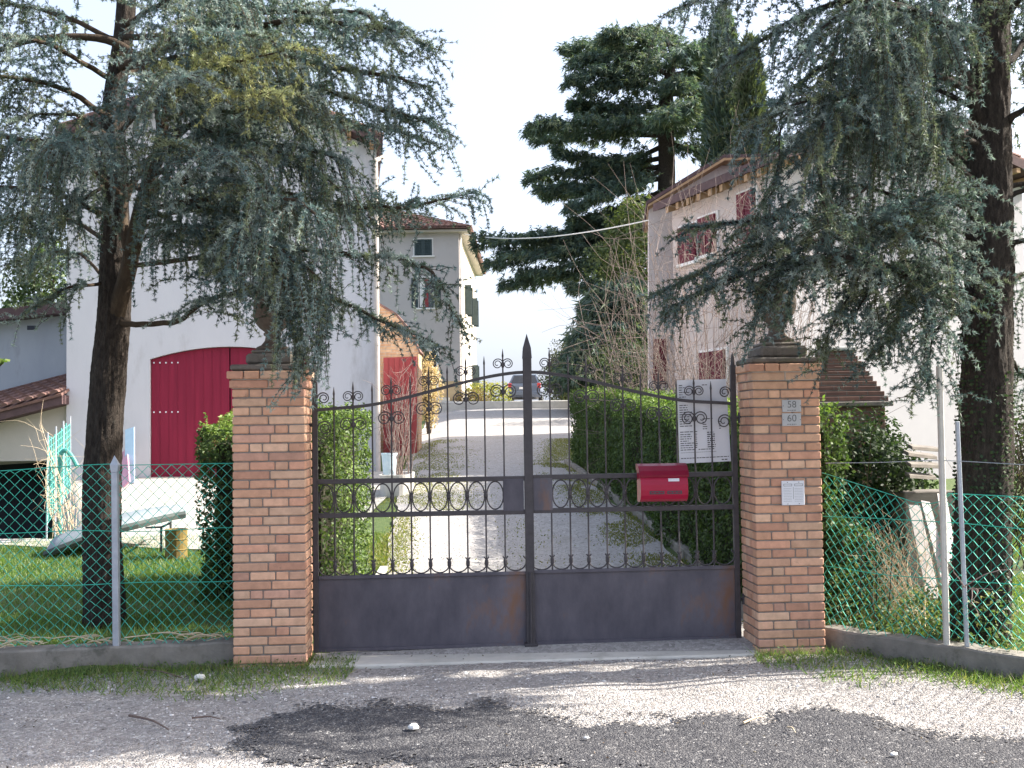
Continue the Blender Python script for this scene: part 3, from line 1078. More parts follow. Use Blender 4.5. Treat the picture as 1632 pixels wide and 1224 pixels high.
nr, nu = unit(c2 - c3), unit(c0 - c3)
NW, NH = np.linalg.norm(c2 - c3), np.linalg.norm(c0 - c3)
q = MB()


def rows(v0, v1, n, u0, lens, h=0.0065, wl=(0.012, 0.04)):
    for i in range(n):
        v = v0 + (v1 - v0) * i / max(1, n - 1)
        print_line(q, nb(u0, v), random.uniform(*lens) * NW, h, nr, nu, wl)


rows(0.07, 0.21, 6, 0.03, (0.06, 0.16))
rows(0.07, 0.07, 1, 0.50, (0.1, 0.1))
rows(0.31, 0.56, 10, 0.03, (0.12, 0.26))
rows(0.52, 0.60, 4, 0.48, (0.05, 0.09))
rows(0.48, 0.48, 1, 0.48, (0.18, 0.2))
rows(0.52, 0.60, 4, 0.80, (0.03, 0.05))
rows(0.63, 0.63, 1, 0.03, (0.33, 0.34))
rows(0.66, 0.845, 8, 0.03, (0.13, 0.27))
rows(0.66, 0.82, 8, 0.32, (0.03, 0.05))
rows(0.645, 0.82, 8, 0.56, (0.13, 0.16), 0.008)
rows(0.845, 0.845, 1, 0.38, (0.3, 0.31))
rows(0.875, 0.875, 1, 0.03, (0.68, 0.7), 0.0025, (0.01, 0.02))
rows(0.945, 0.945, 1, 0.03, (0.93, 0.94), 0.006)
rows(0.98, 0.98, 1, 0.82, (0.12, 0.13), 0.008)
q.build('lettering', M['ink'], t)


# ------------------------------------------------------------------ plinth walls and wire fences
def plinth(pts, h, wd, name, label):
    q = MB()
    n = len(pts)
    V = []
    for i, p in enumerate(pts):
        p = np.array(p, float)
        d = np.array(pts[min(i + 1, n - 1)], float) - np.array(pts[max(i - 1, 0)], float)
        nn = unit(np.array((-d[1], d[0])))
        hz = h + (vnoise(i * 0.9, h * 50) - 0.5) * 0.014
        jx = (vnoise(i * 1.3, 4.2) - 0.5) * 0.012
        for o_, z in ((-0.0, -0.15), (-0.0 + jx, hz - 0.012), (0.012 + jx, hz), (wd - 0.01, hz), (wd, hz - 0.01), (wd, -0.15)):
            V.append((p[0] + nn[0] * o_, p[1] + nn[1] * o_, z))
    k = 6
    F = [(i * k + j, i * k + (j + 1) % k, (i + 1) * k + (j + 1) % k, (i + 1) * k + j) for i in range(n - 1) for j in range(k)]
    F += [tuple(range(k))[::-1], tuple((n - 1) * k + j for j in range(k))]
    q.add(V, F)
    return tag(q.build(name, M['concrete']), label, 'low wall', 'low walls under the wire fences')


xs = np.linspace(-6.0, float(PL[0]) - 0.275, 42)
LEFTLINE = [(x, 7.86 + (x + 1.98) * 0.136) for x in xs]
plinth(LEFTLINE, 0.185, 0.20, 'plinth_wall', 'low mossy concrete wall under the left hand wire fence')
xs = np.linspace(float(PR[0]) + 0.26, 4.9, 40)
RIGHTLINE = [(x, 8.13 - 1.12 * (x - 2.37)) for x in xs]
plinth(RIGHTLINE, 0.165, 0.20, 'plinth_wall', 'low concrete wall running forward from the numbered pillar, weeds at its foot')


def chain_link(name, label, line, zb, zt, off, posts, cell=0.080, ntop=None, gap=None):
    """line: ground polyline (x, y); woven zig-zag wires, vertical runs; top height may vary with ntop(s)"""
    P = np.array(line, float)
    L = np.concatenate([[0], np.cumsum(np.linalg.norm(np.diff(P, axis=0), axis=1))])
    tot = L[-1]

    def at(s):
        return np.array((np.interp(s, L, P[:, 0]), np.interp(s, L, P[:, 1])))

    t = thing(name, label, 'wire fence', (*at(tot / 2), zb), 'green chain link fences')
    q = MB()
    ncol = int(tot / (cell * 0.5))
    rr = 0.0032
    for c in range(ncol):
        sc = (c + 0.5) * cell * 0.5
        ph = 1 if c % 2 == 0 else -1
        ztp = ntop(sc) if ntop else zt
        nr_ = int((ztp - zb) / (cell * 0.5)) + 1
        pts = []
        for r in range(nr_ + 1):
            z = ztp - r * cell * 0.5
            if z < zb - 0.02:
                break
            lowk = max(0.0, 1 - (z - zb) / 0.35)
            wob = lowk * 0.035
            s = sc + ph * cell * 0.25 * (1 if r % 2 == 0 else -1) + (vnoise(sc * 5, z * 7) - 0.5) * 2 * wob + (vnoise(sc * 1.5, z * 2) - .5) * 0.03
            dz = (vnoise(sc * 6 + 9, z * 8) - 0.5) * 2 * wob + (vnoise(sc * 1.7, z * 1.5 + 5) - .5) * 0.04
            a = at(np.clip(s, 0, tot))
            bulge = (vnoise(sc * 2, z * 2.3) - 0.5) * 0.08 * (1 + lowk)
            d = at(min(s + 0.1, tot)) - at(max(s - 0.1, 0))
            nn = unit(np.array((-d[1], d[0])))
            wv = 0.003 * (1 if (r + c) % 2 else -1)
            pts.append((a[0] + nn[0] * (off + wv + bulge), a[1] + nn[1] * (off + wv + bulge), min(z + dz, ztp)))
        if len(pts) > 1:
            q.tube(pts, rr, 3, False)
    for z in [None, zb + 0.42, zb + 0.80]:
        pts = []
        for s in np.linspace(0, tot, 60):
            a = at(s)
            d = at(min(s + 0.1, tot)) - at(max(s - 0.1, 0))
            nn = unit(np.array((-d[1], d[0])))
            ztp = ntop(s) if ntop else zt
            zz = ztp + 0.002 if z is None else min(z + (vnoise(s * 2, z * 3) - .5) * 0.03, ztp)
            pts.append((a[0] + nn[0] * off, a[1] + nn[1] * off, zz))
        q.tube(pts, 0.003, 4, False)
    q.build('wire_mesh', M['green_wire'], t)
    for (s, ht, wd, lean, pointed, mat) in posts:
        a = at(s)
        d = at(min(s + 0.1, tot)) - at(max(s - 0.1, 0))
        nn = unit(np.array((-d[1], d[0])))
        b = np.array((a[0] + nn[0] * (off - 0.03), a[1] + nn[1] * (off - 0.03), zb - 0.04))
        e = b + np.array((lean, 0, ht))
        m_ = MB()
        ax = np.array((1, 0, 0)) * wd / 2
        m_.obox((b + e) / 2, ax, np.array((0, 1, 0)) * wd / 2, (e - b) / 2, 0.004)
        if pointed:
            k = [e + np.array((x, y, 0)) for x, y in ((-wd / 2, -wd / 2), (wd / 2, -wd / 2), (wd / 2, wd / 2), (-wd / 2, wd / 2))]
            k2 = [e + np.array((x * 1.35, y, 0.05)) for x, y in ((-wd / 2, -wd / 2), (wd / 2, -wd / 2), (wd / 2, wd / 2), (-wd / 2, wd / 2))]
            m_.add(k + k2 + [e + np.array((-0.005, 0, 0.12))], [(0, 1, 5, 4), (1, 2, 6, 5), (2, 3, 7, 6), (3, 0, 4, 7), (4, 5, 8), (5, 6, 8), (6, 7, 8), (7, 4, 8)])
        m_.build('post', M[mat], t)
    return t


LL = [p for p in LEFTLINE if p[0] > -5.2]
ltot = math.hypot(LL[-1][0] - LL[0][0], LL[-1][1] - LL[0][1])
pp = W(184, 1020, 7.75)
s_post = (pp[0] - LL[0][0]) / (LL[-1][0] - LL[0][0]) * ltot
chain_link('chain_link_fence', 'sagging green chain link fence left of the gate with one pointed galvanised post', LL, 0.20, 1.47, 0.08,
           [(s_post, 1.26, 0.045, -0.012, True, 'galv'), (s_post - 2.1, 1.26, 0.045, 0.0, True, 'galv')],
           ntop=lambda s: 1.455 + 0.02 * math.cos((s - s_post) * 3) if s < s_post else 1.465)
RL = RIGHTLINE
rtot = math.hypot(RL[-1][0] - RL[0][0], RL[-1][1] - RL[0][1])


def rtop(s):
    x = RL[0][0] + (RL[-1][0] - RL[0][0]) * s / rtot
    return float(np.interp(x, [2.3, 2.78, 2.90, 2.95, 4.9], [1.32, 1.13, 1.12, 1.20, 1.17]))


pp = W(1525, 1030, 7.45)
s_p2 = (3.03 - RL[0][0]) / (RL[-1][0] - RL[0][0]) * rtot
chain_link('chain_link_fence', 'slack green chain link fence right of the numbered pillar, dipping towards its metal post', RL, 0.19, 1.2, 0.08,
           [(s_p2, 1.55, 0.026, -0.02, False, 'galv')], ntop=rtop)

# pale post leaning beside the right fence
q = MB()
a, b = W(1509, 1045, 7.52), W(1497, 582, 7.52)
a[2] = 0.0
q.obox((a + b) / 2, (0.019, 0.001, 0), (-0.001, 0.02, 0), (b - a) / 2, 0.008)
tag(q.build('concrete_post', M['pale_concrete']), 'tall pale square post leaning slightly behind the right wire fence', 'post')
q = MB()
q.tube(spline([W(1316, 738, 8.1), W(1400, 737, 7.85), W(1500, 734, 7.52), W(1640, 741, 7.0)], 24), 0.0028, 5)
tag(q.build('strung_wire', M['galv']), 'single bare wire strung from the numbered pillar across the leaning post', 'wire')


# ------------------------------------------------------------------ buildings
def frame_of(o, ang):
    """local frame: along the front, into the building, up"""
    u = np.array((math.cos(ang), math.sin(ang), 0))
    v = np.array((-math.sin(ang), math.cos(ang), 0))
    return lambda s, d, z: np.array((o[0], o[1], 0.0)) + u * s + v * d + np.array((0, 0, z)), u, v


def slab(q, L, s0, s1, d0, d1, z0, z1, ch=0.0):
    p = L((s0 + s1) / 2, (d0 + d1) / 2, (z0 + z1) / 2)
    u = (L(1, 0, 0) - L(0, 0, 0)) * abs(s1 - s0) / 2
    v = (L(0, 1, 0) - L(0, 0, 0)) * abs(d1 - d0) / 2
    q.obox(p, u, v, np.array((0, 0, abs(z1 - z0) / 2)), ch)


def tiles(q, p00, p10, p01, p11, n, r=0.09, drop=0.06):
    """rows of barrel tiles running from eave (p00..p10) to ridge (p01..p11), on a thin deck"""
    p00, p10, p01, p11 = [np.asarray(p, float) for p in (p00, p10, p01, p11)]
    nn = unit(np.cross(p10 - p00, p01 - p00 + (p11 - p10) * 0.3))
    if nn[2] < 0:
        nn = -nn
    q.prism([p00, p10, p11, p01], -nn * 0.05)
    for i in range(n):
        t = (i + 0.5) / n
        a, b = p00 * (1 - t) + p10 * t, p01 * (1 - t) + p11 * t
        ln = np.linalg.norm(b - a)
        if ln < 0.2:
            continue
        k = max(2, int(ln / 0.42))
        sd_ = unit(p10 - p00)
        for j in range(k):
            c0_, c1_ = a + (b - a) * j / k, a + (b - a) * min(1, (j + 1.12) / k)
            V = []
            for cc, rr, lift in ((c0_, r, 0.035), (c1_, r * 0.82, 0.0)):
                for x in np.linspace(0, math.pi, 6):
                    V.append(cc + sd_ * rr * math.cos(x) + nn * (rr * 0.8 * math.sin(x) + lift))
            q.add(V, [(m_, m_ + 1, 7 + m_, 6 + m_) for m_ in range(5)] + [(0, 1, 2, 3, 4, 5)])


# ---- barn on the left
BR = W(604, 700, 22.0)
bang = rad(8.4)
bu = np.array((math.cos(bang), math.sin(bang), 0))
BWD = 6.05
BO = np.array((BR[0], BR[1], 0)) - bu * BWD
L, u_, v_ = frame_of(BO, bang)
t = thing('white_barn', 'tall white barn with dark gabled roof and arched red double door behind the left cedar', 'barn', L(BWD / 2, 0, 0.8))
zE, zR, mid = 7.45, 8.72, BWD / 2
dz0 = 0.85
# door opening limits from the photo
s_at = lambda px: BWD * (px - 107) / (604 - 107.0)
sd0, sd1 = s_at(236), s_at(487)
hspr, hap = W(236, 572, 21.3)[2], W(372, 551, 21.4)[2]
q = MB()
up3 = lambda pts: [L(s, 0, z) for s, z in pts]
q.prism(up3([(0, -0.2), (sd0, -0.2), (sd0, zE + 1.27 * sd0 / mid), (0, zE)]), v_ * 0.35)
q.prism(up3([(sd1, -0.2), (BWD, -0.2), (BWD, zE), (sd1, zE + 1.27 * (BWD - sd1) / mid)]), v_ * 0.35)
arc = lambda s: hspr + (hap - hspr) * (1 - ((s - (sd0 + sd1) / 2) / ((sd1 - sd0) / 2)) ** 2)
N = 14
for i in range(N):
    a, b = sd0 + (sd1 - sd0) * i / N, sd0 + (sd1 - sd0) * (i + 1) / N
    g = lambda s: zE + 1.27 * (s / mid if s < mid else (BWD - s) / mid)
    pts = [(a, arc(a)), (b, arc(b))]
    if a < mid < b:
        pts += [(b, g(b)), (mid, zR), (a, g(a))]
    else:
        pts += [(b, g(b)), (a, g(a))]
    q.prism(up3(pts), v_ * 0.35)
slab(q, L, 0, 0.3, 0.36, 10, -0.2, zE)
slab(q, L, BWD - 0.3, BWD, 0.36, 10, -0.2, zE)
slab(q, L, 0, BWD, 10, 10.3, -0.2, zE)
q.build('wall', M['stucco'], t)
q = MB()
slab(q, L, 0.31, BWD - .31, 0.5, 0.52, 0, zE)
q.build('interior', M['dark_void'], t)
for (a, b, nm) in ((sd0 + 0.01, (sd0 + sd1) / 2 - 0.012, 0), ((sd0 + sd1) / 2 + 0.012, sd1 - 0.01, 1)):
    q = MB()
    pts = [(a, dz0 - 0.15)] + [(b, dz0 - 0.15)] + [(s, arc(s) - 0.012) for s in np.linspace(b, a, 9)]
    q.prism([L(s, 0.10, z) for s, z in pts], v_ * 0.06)
    npl = 9
    for i in range(1, npl):
        s = a + (b - a) * i / npl
        slab(q, L, s - 0.004, s + 0.004, 0.094, 0.0995, dz0 - 0.1, arc(s) - 0.02)
    leaf = q.build('door', M['barn_red'], t)
    q = MB()
    for zz in (W(236, 578, 21.4)[2], W(236, 657, 21.4)[2]):
        for i in range(5):
            s = (a + 0.05 + i * 0.115) if nm == 0 else (b - 0.05 - i * 0.115)
            q.box(L(s, 0.094, zz), (0.03, 0.02, 0.03), bang, 0.006)
    q.build('hinge_bolts', M['white_metal'], leaf)
q = MB()                                                    # roof
for sg in (0, 1):
    s_e, s_r = (-0.12, mid) if sg == 0 else (BWD + 0.12, mid)
    ze = zE - 1.27 * 0.12 / mid
    q.prism([L(s_e, -0.45, ze + 0.02), L(s_r, -0.45, zR + 0.02), L(s_r, -0.45, zR + 0.19), L(s_e, -0.45, ze + 0.17)], v_ * 10.9)
q.build('roof', M['fascia'], t)
q = MB()
for sg in (0, 1):
    s_e, s_r = (-0.11, mid) if sg == 0 else (BWD + 0.11, mid)
    ze = zE - 1.27 * 0.11 / mid
    tiles(q, L(s_e, -0.42, ze + 0.21), L(s_e, 10.4, ze + 0.21), L(s_r, -0.42, zR + 0.23), L(s_r, 10.4, zR + 0.23), 40)
q.build('roof_tiles', M['roof_tile'], t)
q = MB()
q.tube([L(BWD - 0.02, -0.09, 0.75), L(BWD - 0.02, -0.09, zE - 0.5), L(BWD - 0.02, -0.05, zE - 0.25), L(BWD + 0.15, 0.15, zE - 0.12)], 0.048, 10)
for z in (1.6, 3.4, 5.2, 6.8):
    q.tube([L(BWD - 0.02, -0.09, z), L(BWD - 0.02, -0.09, z + 0.05)], 0.056, 10)
q.build('downpipe', surf('downpipe', (0.52, 0.45, 0.40), (0.62, 0.56, 0.51), 6, 0.5, 0.05, 30), t)
q = MB()
for i in range(4):
    s = BWD - 0.1 - i * 0.45
    q = MB()
    slab(q, L, s - .04, s + .04, -0.42, -0.02, zE + 0.06 + 1.27 * max(0, (BWD - s)) / mid - 0.13, zE + 0.06 + 1.27 * max(0, (BWD - s)) / mid - 0.02)
    q.build('rafter', M['rafter'], t)

# ---- grey annex and lean-to left of the barn
AX = W(104, 560, 23.2)
La, ua, va = frame_of((AX[0] - 7, AX[1], 0), rad(2))
t = thing('grey_annex', 'grey rendered annex with dark sloping eave left of the white barn', 'outbuilding', La(3.5, 0, 0.5))
zt0, zt1 = W(0, 512, 23.2)[2], W(104, 500, 23.2)[2]
q = MB()
slope = (zt1 - zt0) / 1.4
q.prism([La(0, 0, -1), La(7, 0, -1), La(7, 0, zt1), La(0, 0, zt1 - slope * 7)], va * 5)
wl = q.build('wall', M['grey_stucco'], t)
q = MB()
vp = W(54, 523, 23.1)
q.box((vp[0], AX[1] - 0.2, vp[2]), (0.19, 0.03, 0.09), rad(2), 0.003)
q.build('vent_hole', M['dark_void'], wl)
q = MB()
q.prism([La(-0.3, -0.4, zt1 - slope * 7.3), La(7.0, -0.4, zt1), La(7.0, -0.4, zt1 + 0.24), La(-0.3, -0.4, zt1 - slope * 7.3 + 0.24)], va * 5.6)
q.build('roof', M['fascia'], t)

LO = W(106, 640, 21.0)
Ll, ul, vl = frame_of((LO[0] - 6, LO[1], 0), rad(2))
t = thing('lean_to_garage', 'low cream lean-to with brown tiled eave and dark open garage at the left edge', 'outbuilding', Ll(3, 0, -0.5))
zr0, zr1 = W(0, 662, 20.9)[2], W(105, 634, 20.9)[2]
sl = (zr1 - zr0) / (W(105, 634, 20.9)[0] - W(0, 662, 20.9)[0])
zop = W(40, 735, 21)[2]
s_open1 = 6 - (LO[0] - W(76, 735, 21)[0])
q = MB()
q.prism([Ll(0, 0, zop), Ll(6, 0, zop), Ll(6, 0, zr1), Ll(0, 0, zr1 - 6 * sl)], vl * 0.25)
slab(q, Ll, s_open1 + 0.05, 6, 0, 0.25, -1.2, zop)
slab(q, Ll, 0, 0.2, 0.25, 2, -1.2, zop)
q.build('wall', M['cream_stucco'], t)
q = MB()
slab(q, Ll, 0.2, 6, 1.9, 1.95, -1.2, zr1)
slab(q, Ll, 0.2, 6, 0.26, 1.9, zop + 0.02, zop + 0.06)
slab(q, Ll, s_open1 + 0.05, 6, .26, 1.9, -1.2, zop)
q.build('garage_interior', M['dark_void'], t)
q = MB()
q.prism([Ll(-.2, -0.45, zr1 - 6.2 * sl - 0.12), Ll(6.0, -0.45, zr1 - 0.12), Ll(6.0, -0.45, zr1 + 0.05), Ll(-.2, -0.45, zr1 - 6.2 * sl + 0.05)], vl * 2.3)
q.build('eave', M['fascia'], t)
q = MB()
tiles(q, Ll(-.2, -0.5, zr1 - 6.2 * sl + 0.08), Ll(6.0, -0.5, zr1 + 0.08), Ll(-.2, 2.0, zr1 - 6.2 * sl + 0.75), Ll(6.0, 2.0, zr1 + 0.75), 26, 0.09)
q.build('roof_tiles', M['roof_tile'], t)

# ---- brick lean-to with red door behind the barn
K0, K1 = W(606, 700, 25.0), W(680, 700, 25.0)
t = thing('brick_lean_to', 'small ochre brick lean-to with faded red door beside the white barn', 'outbuilding', ((K0[0] + K1[0]) / 2, 25, 1.1))
q = MB()
pt = lambda px, py, Y=25.0: W(px, py, Y)
q.prism([pt(596, 745), pt(667, 745), pt(667, 560), pt(652, 528), pt(630, 502), pt(596, 478)], (0, 0.9, 0))
q.build('wall', M['old_brick'], t)
q = MB()
q.prism([pt(590, 474, 24.95), pt(631, 498.5, 24.95), pt(654, 525, 24.95), pt(670, 561, 24.95), pt(667.5, 562, 24.95), pt(652.5, 528, 24.95), pt(630.5, 502, 24.95), pt(590, 478, 24.95)], (0, 1.0, 0))
q.build('roof', M['roof_tile'], t)
q = MB()
q.prism([pt(611, 745, 24.92), pt(664, 745, 24.92), pt(664, 568, 24.92), pt(611, 570, 24.92)], (0, 0.06, 0))
for i in range(1, 6):
    x = 611 + 53 * i / 6
    a = pt(x, 700, 24.9)
    q.box((a[0], 24.912, (pt(x, 745)[2] + pt(x, 570)[2]) / 2), (0.012, 0.012, pt(x, 570)[2] - pt(x, 745)[2] - 0.05))
q.build('door', M['old_red'], t)


# ---- shutters and windows
def window(t, L, s, z, w_, h_, d=0.0, sh=None, mat='shutter_green', sill=True, closed=False, curtain=None):
    """recess frame + pane on the plane d of frame L; sh = shutter width (open shutters lie either side)"""
    q = MB()
    e = 0.06
    for a, b, c, dd in ((s - w_ / 2 - e, s - w_ / 2, z, z + h_), (s + w_ / 2, s + w_ / 2 + e, z, z + h_), (s - w_ / 2 - e, s + w_ / 2 + e, z + h_, z + h_ + e)):
        slab(q, L, a, b, d - 0.04, d - 0.001, c, dd)
    if sill:
        slab(q, L, s - w_ / 2 - 0.12, s + w_ / 2 + 0.12, d - 0.10, d - 0.001, z - 0.07, z - 0.003)
    wf = q.build('window', M['white_frame'], t)
    q = MB()
    slab(q, L, s - w_ / 2, s + w_ / 2, d - 0.012, d - 0.001, z, z + h_)
    q.build('pane', M['window_dark'], wf)
    if curtain:
        q = MB()
        slab(q, L, s - w_ * 0.10, s + w_ * 0.14, d - 0.02, d - 0.013, z + 0.05, z + h_ - 0.05)
        q.build('curtain', M['old_red'], wf)
        q = MB()
        slab(q, L, s - w_ * 0.44, s - w_ * 0.10, d - 0.02, d - 0.013, z + 0.05, z + h_ - 0.05)
        q.build('net_curtain', M['white_frame'], wf)
    if sh or closed:
        for sg in (-1, 1):
            q = MB()
            sw = w_ / 2 - 0.01 if closed else sh
            c = s + sg * (w_ / 4 if closed else w_ / 2 + sw / 2 + 0.03)
            slab(q, L, c - sw / 2, c - sw / 2 + 0.07, d - 0.09, d - 0.045, z + 0.01, z + h_ - 0.01)
            slab(q, L, c + sw / 2 - 0.07, c + sw / 2, d - 0.09, d - 0.045, z + 0.01, z + h_ - 0.01)
            nl = int(h_ / 0.085)
            for i in range(nl):
                zz = z + 0.03 + (h_ - 0.06) * (i + 0.5) / nl
                p = L(c, d - 0.065, zz)
                uu = (L(1, 0, 0) - L(0, 0, 0)) * (sw / 2 - 0.07)
                vv = (L(0, 1, 0) - L(0, 0, 0))
                q.obox(p, uu, vv * 0.018 + np.array((0, 0, 0.022)), vv * 0.003 - np.array((0, 0, 0.004)))
            slab(q, L, c - sw / 2 + .07, c + sw / 2 - .07, d - 0.05, d - 0.047, z + 0.02, z + h_ - 0.02)
            q.build('shutter', M[mat], t)


# ---- far house at the end of the drive
HC = W(733, 500, 50.0)
Lh, uh, vh = frame_of((HC[0] - 7.0, HC[1], 0), rad(-1.2))
t = thing('farmhouse', 'three storey cream farmhouse with dark green shutters and tiled hip roof beyond the drive', 'house', Lh(3.5, 0, 2.8))
zb, zt = 2.4, W(733, 372, 50)[2]
HWD, HD = 7.0, 14.0
q = MB()
slab(q, Lh, 0, HWD, 0, 0.4, zb, zt)
q.build('front_wall', surf('farm_stucco', (0.44, 0.405, 0.395), (0.52, 0.48, 0.465), 0.5, 0.95, 0.25, 40, stain=((0.36, 0.34, 0.32), 0.7, 0.58)), t)
q = MB()
slab(q, Lh, HWD - 0.4, HWD, 0.41, HD, zb, zt)
slab(q, Lh, 0, HWD - 0.41, HD - 0.4, HD, zb, zt)
slab(q, Lh, 0, 0.4, 0.41, HD - 0.41, zb, zt)
q.build('side_wall', M['streaked_stucco'], t)
q = MB()
slab(q, Lh, 3.6, HWD + 0.02, -0.04, 0.0 - 0.003, zb, W(700, 608, 50)[2])
q.build('ochre_base', surf('ochre', (0.52, 0.38, 0.22), (0.60, 0.46, 0.28), 2, 0.9, 0.2, 30), t)
q = MB()
slab(q, Lh, -0.3, HWD + 0.42, -0.42, HD + 0.42, zt + 0.003, zt + 0.10)
q.build('eave', M['cream_stucco'], t)
q = MB()
zp = zt + 1.75
e0, e1, e2, e3 = Lh(-0.4, -0.6, zt + 0.16), Lh(HWD + 0.6, -0.6, zt + 0.16), Lh(HWD + 0.6, HD + .6, zt + 0.16), Lh(-.4, HD + .6, zt + 0.16)
r0, r1 = Lh(HWD / 2, 3.4, zp), Lh(HWD / 2, HD - 3.4, zp)
tiles(q, e0, e1, r0, r0 + np.array((0.02, 0, 0)), 30, 0.11)
tiles(q, e1, e2, r0, r1, 44, 0.11)
tiles(q, e3, e0, r1, r0, 44, 0.11)
tiles(q, e2, e3, r1, r1 + np.array((-0.02, 0, 0)), 30, 0.11)
q.build('roof_tiles', M['roof_tile'], t)
hs = lambda px: (W(px, 500, 50)[0] - (HC[0] - 7.0)) / math.cos(rad(1.2))
hz = lambda py, px=690: W(px, py, 50)[2]
window(t, Lh, hs(676), hz(408), hs(690) - hs(662), hz(382) - hz(408), closed=True)
window(t, Lh, hs(680), hz(491), hs(692) - hs(668), hz(443) - hz(491), sh=0.30, curtain=True)
q = MB()
dp0, dp1 = hs(671), hs(695)
slab(q, Lh, dp0, dp1, -0.012, -0.001, 2.6, hz(562))
dd = q.build('door', M['window_dark'], t)
q = MB()
slab(q, Lh, dp1 + .003, dp1 + 0.13, -0.10, -0.001, 2.6, hz(560))
slab(q, Lh, dp0 - 0.13, dp1 + 0.13, -0.10, -0.001, hz(560) + .003, hz(560) + 0.13)
q.build('door_frame', M['white_frame'], dd)
q = MB()
slab(q, Lh, dp0 - 0.1, dp1 + 0.9, -0.9, -0.02, 2.4, W(700, 640, 50)[2])
slab(q, Lh, dp0 - 0.1, dp1 + 0.6, -0.5, -0.02, W(700, 640, 50)[2] + .002, W(700, 640, 50)[2] + .17)
q.build('door_step', M['pale_concrete'], t)
# side wall openings: shutters stand open, away from the wall
Ls = lambda s, d, z: Lh(HWD - d, s, z)
for s, z0, z1 in ((4.0, hz(490), hz(440)), (9.5, hz(490), hz(440)), (9.5, hz(610) - .2, hz(565))):
    window(t, Ls, s, z0, 1.0, z1 - z0, 0.0, None)
    for sg in (-1, 1):
        q = MB()
        c = s + sg * 0.62
        p = Lh(HWD + 0.20, c, (z0 + z1) / 2)
        q.obox(p, uh * 0.16, vh * 0.02, np.array((0, 0, (z1 - z0) / 2)), 0.004)
        for i in range(9):
            q.obox(Lh(HWD + 0.20, c - 0.022, z0 + (z1 - z0) * (i + .5) / 9), uh * 0.13, vh * 0.008, np.array((0, 0, 0.03)))
        q.build('shutter', M['shutter_green'], t)
q = MB()
q.tube([Lh(HWD + .06, 0.3, zb), Lh(HWD + .06, 0.3, zt)], 0.06, 8)
q.build('downpipe', M['white_frame'], t)

# ---- house on the right
RCn = W(1241, 500, 21.0)
rang = rad(20)
Lr, ur, vr = frame_of((RCn[0], RCn[1], 0), rang)
t = thing('pink_house', 'pale pink house with brown gabled roof and dark red shutters behind the right cedar', 'house', Lr(3, 0, 0.4))
RW, RD = 6.2, 4.2
zE = W(1241, 268, 21)[2]
zR = W(1441, 210, 22.0)[2]
q = MB()
q.prism([Lr(0, 0, -0.6), Lr(RW, 0, -0.6), Lr(RW, 0, zE), Lr(RW / 2, 0, zR), Lr(0, 0, zE)], vr * 0.35)
slab(q, Lr, RW - .35, RW, 0.352, RD, -0.6, zE)
q.build('front_wall', surf('house_stucco', (0.52, 0.49, 0.51), (0.58, 0.55, 0.57), 0.8, 0.95, 0.25, 60, stain=((0.47, 0.44, 0.45), 1.1, 0.6)), t)
q = MB()
slab(q, Lr, 0, 0.35, 0.352, RD, -0.6, zE)
slab(q, Lr, 0.352, RW - .352, RD - .35, RD, -0.6, zE)
q.build('side_wall', M['pink_stucco'], t)
q = MB()
ov, ovf = 0.34, 0.55
rise = (zR - zE) / (RW / 2)
for sg in (0, 1):
    s_e, s_r = (-ov, RW / 2) if sg == 0 else (RW + ov, RW / 2)
    ze = zE - rise * ov
    q.prism([Lr(s_e, -ovf, ze + 0.10), Lr(s_r, -ovf, zR + 0.10), Lr(s_r, -ovf, zR + 0.30), Lr(s_e, -ovf, ze + 0.28)], vr * (RD + ovf + 0.3))
q.build('roof', M['fascia'], t)
q = MB()
for sg in (1,):
    s_e, s_r = (-ov, RW / 2) if sg == 0 else (RW + ov, RW / 2)
    ze = zE - rise * ov
    tiles(q, Lr(s_e, -ovf + .03, ze + 0.32), Lr(s_e, RD + .3, ze + 0.32), Lr(s_r, -ovf + .03, zR + 0.34), Lr(s_r, RD + .3, zR + 0.34), 26)
q.build('roof_tiles', M['roof_tile'], t)
for i in range(10):
    d = -0.42 + i * 0.47
    q = MB()
    q.prism([Lr(-ov + 0.03, d, zE - rise * ov - 0.05), Lr(0.0, d, zE - 0.05), Lr(0.0, d, zE + 0.095), Lr(-ov + 0.03, d, zE - rise * ov + 0.095)], vr * 0.12)
    q.build('rafter', M['rafter'], t)
for sg in (0, 1):
    q = MB()
    for i in range(7):
        s = 0.2 + i * 0.42
        z = zE + rise * s
        s2 = s if sg == 0 else RW - s
        q.obox(Lr(s2, -ovf / 2, z + 0.03), ur * 0.05, vr * ovf / 2 * 0.95, np.array((0, 0, 0.05)))
    q.build('verge_rafters', M['rafter'], t)
Lrs = lambda s, d, z: Lr(d, s, z)


def rz(px, py, s):
    """height on the side wall at s metres back"""
    y = Lr(0, s, 0)[1]
    return W(px, py, y)[2]


def rs(px):
    lo, hi = 0.0, 5.6
    for _ in range(40):
        m_ = (lo + hi) / 2
        p = Lr(0, m_, 0)
        if p[1] > 0 and 816 + 1725 * p[0] / p[1] > px:
            lo = m_
        else:
            hi = m_
    return lo


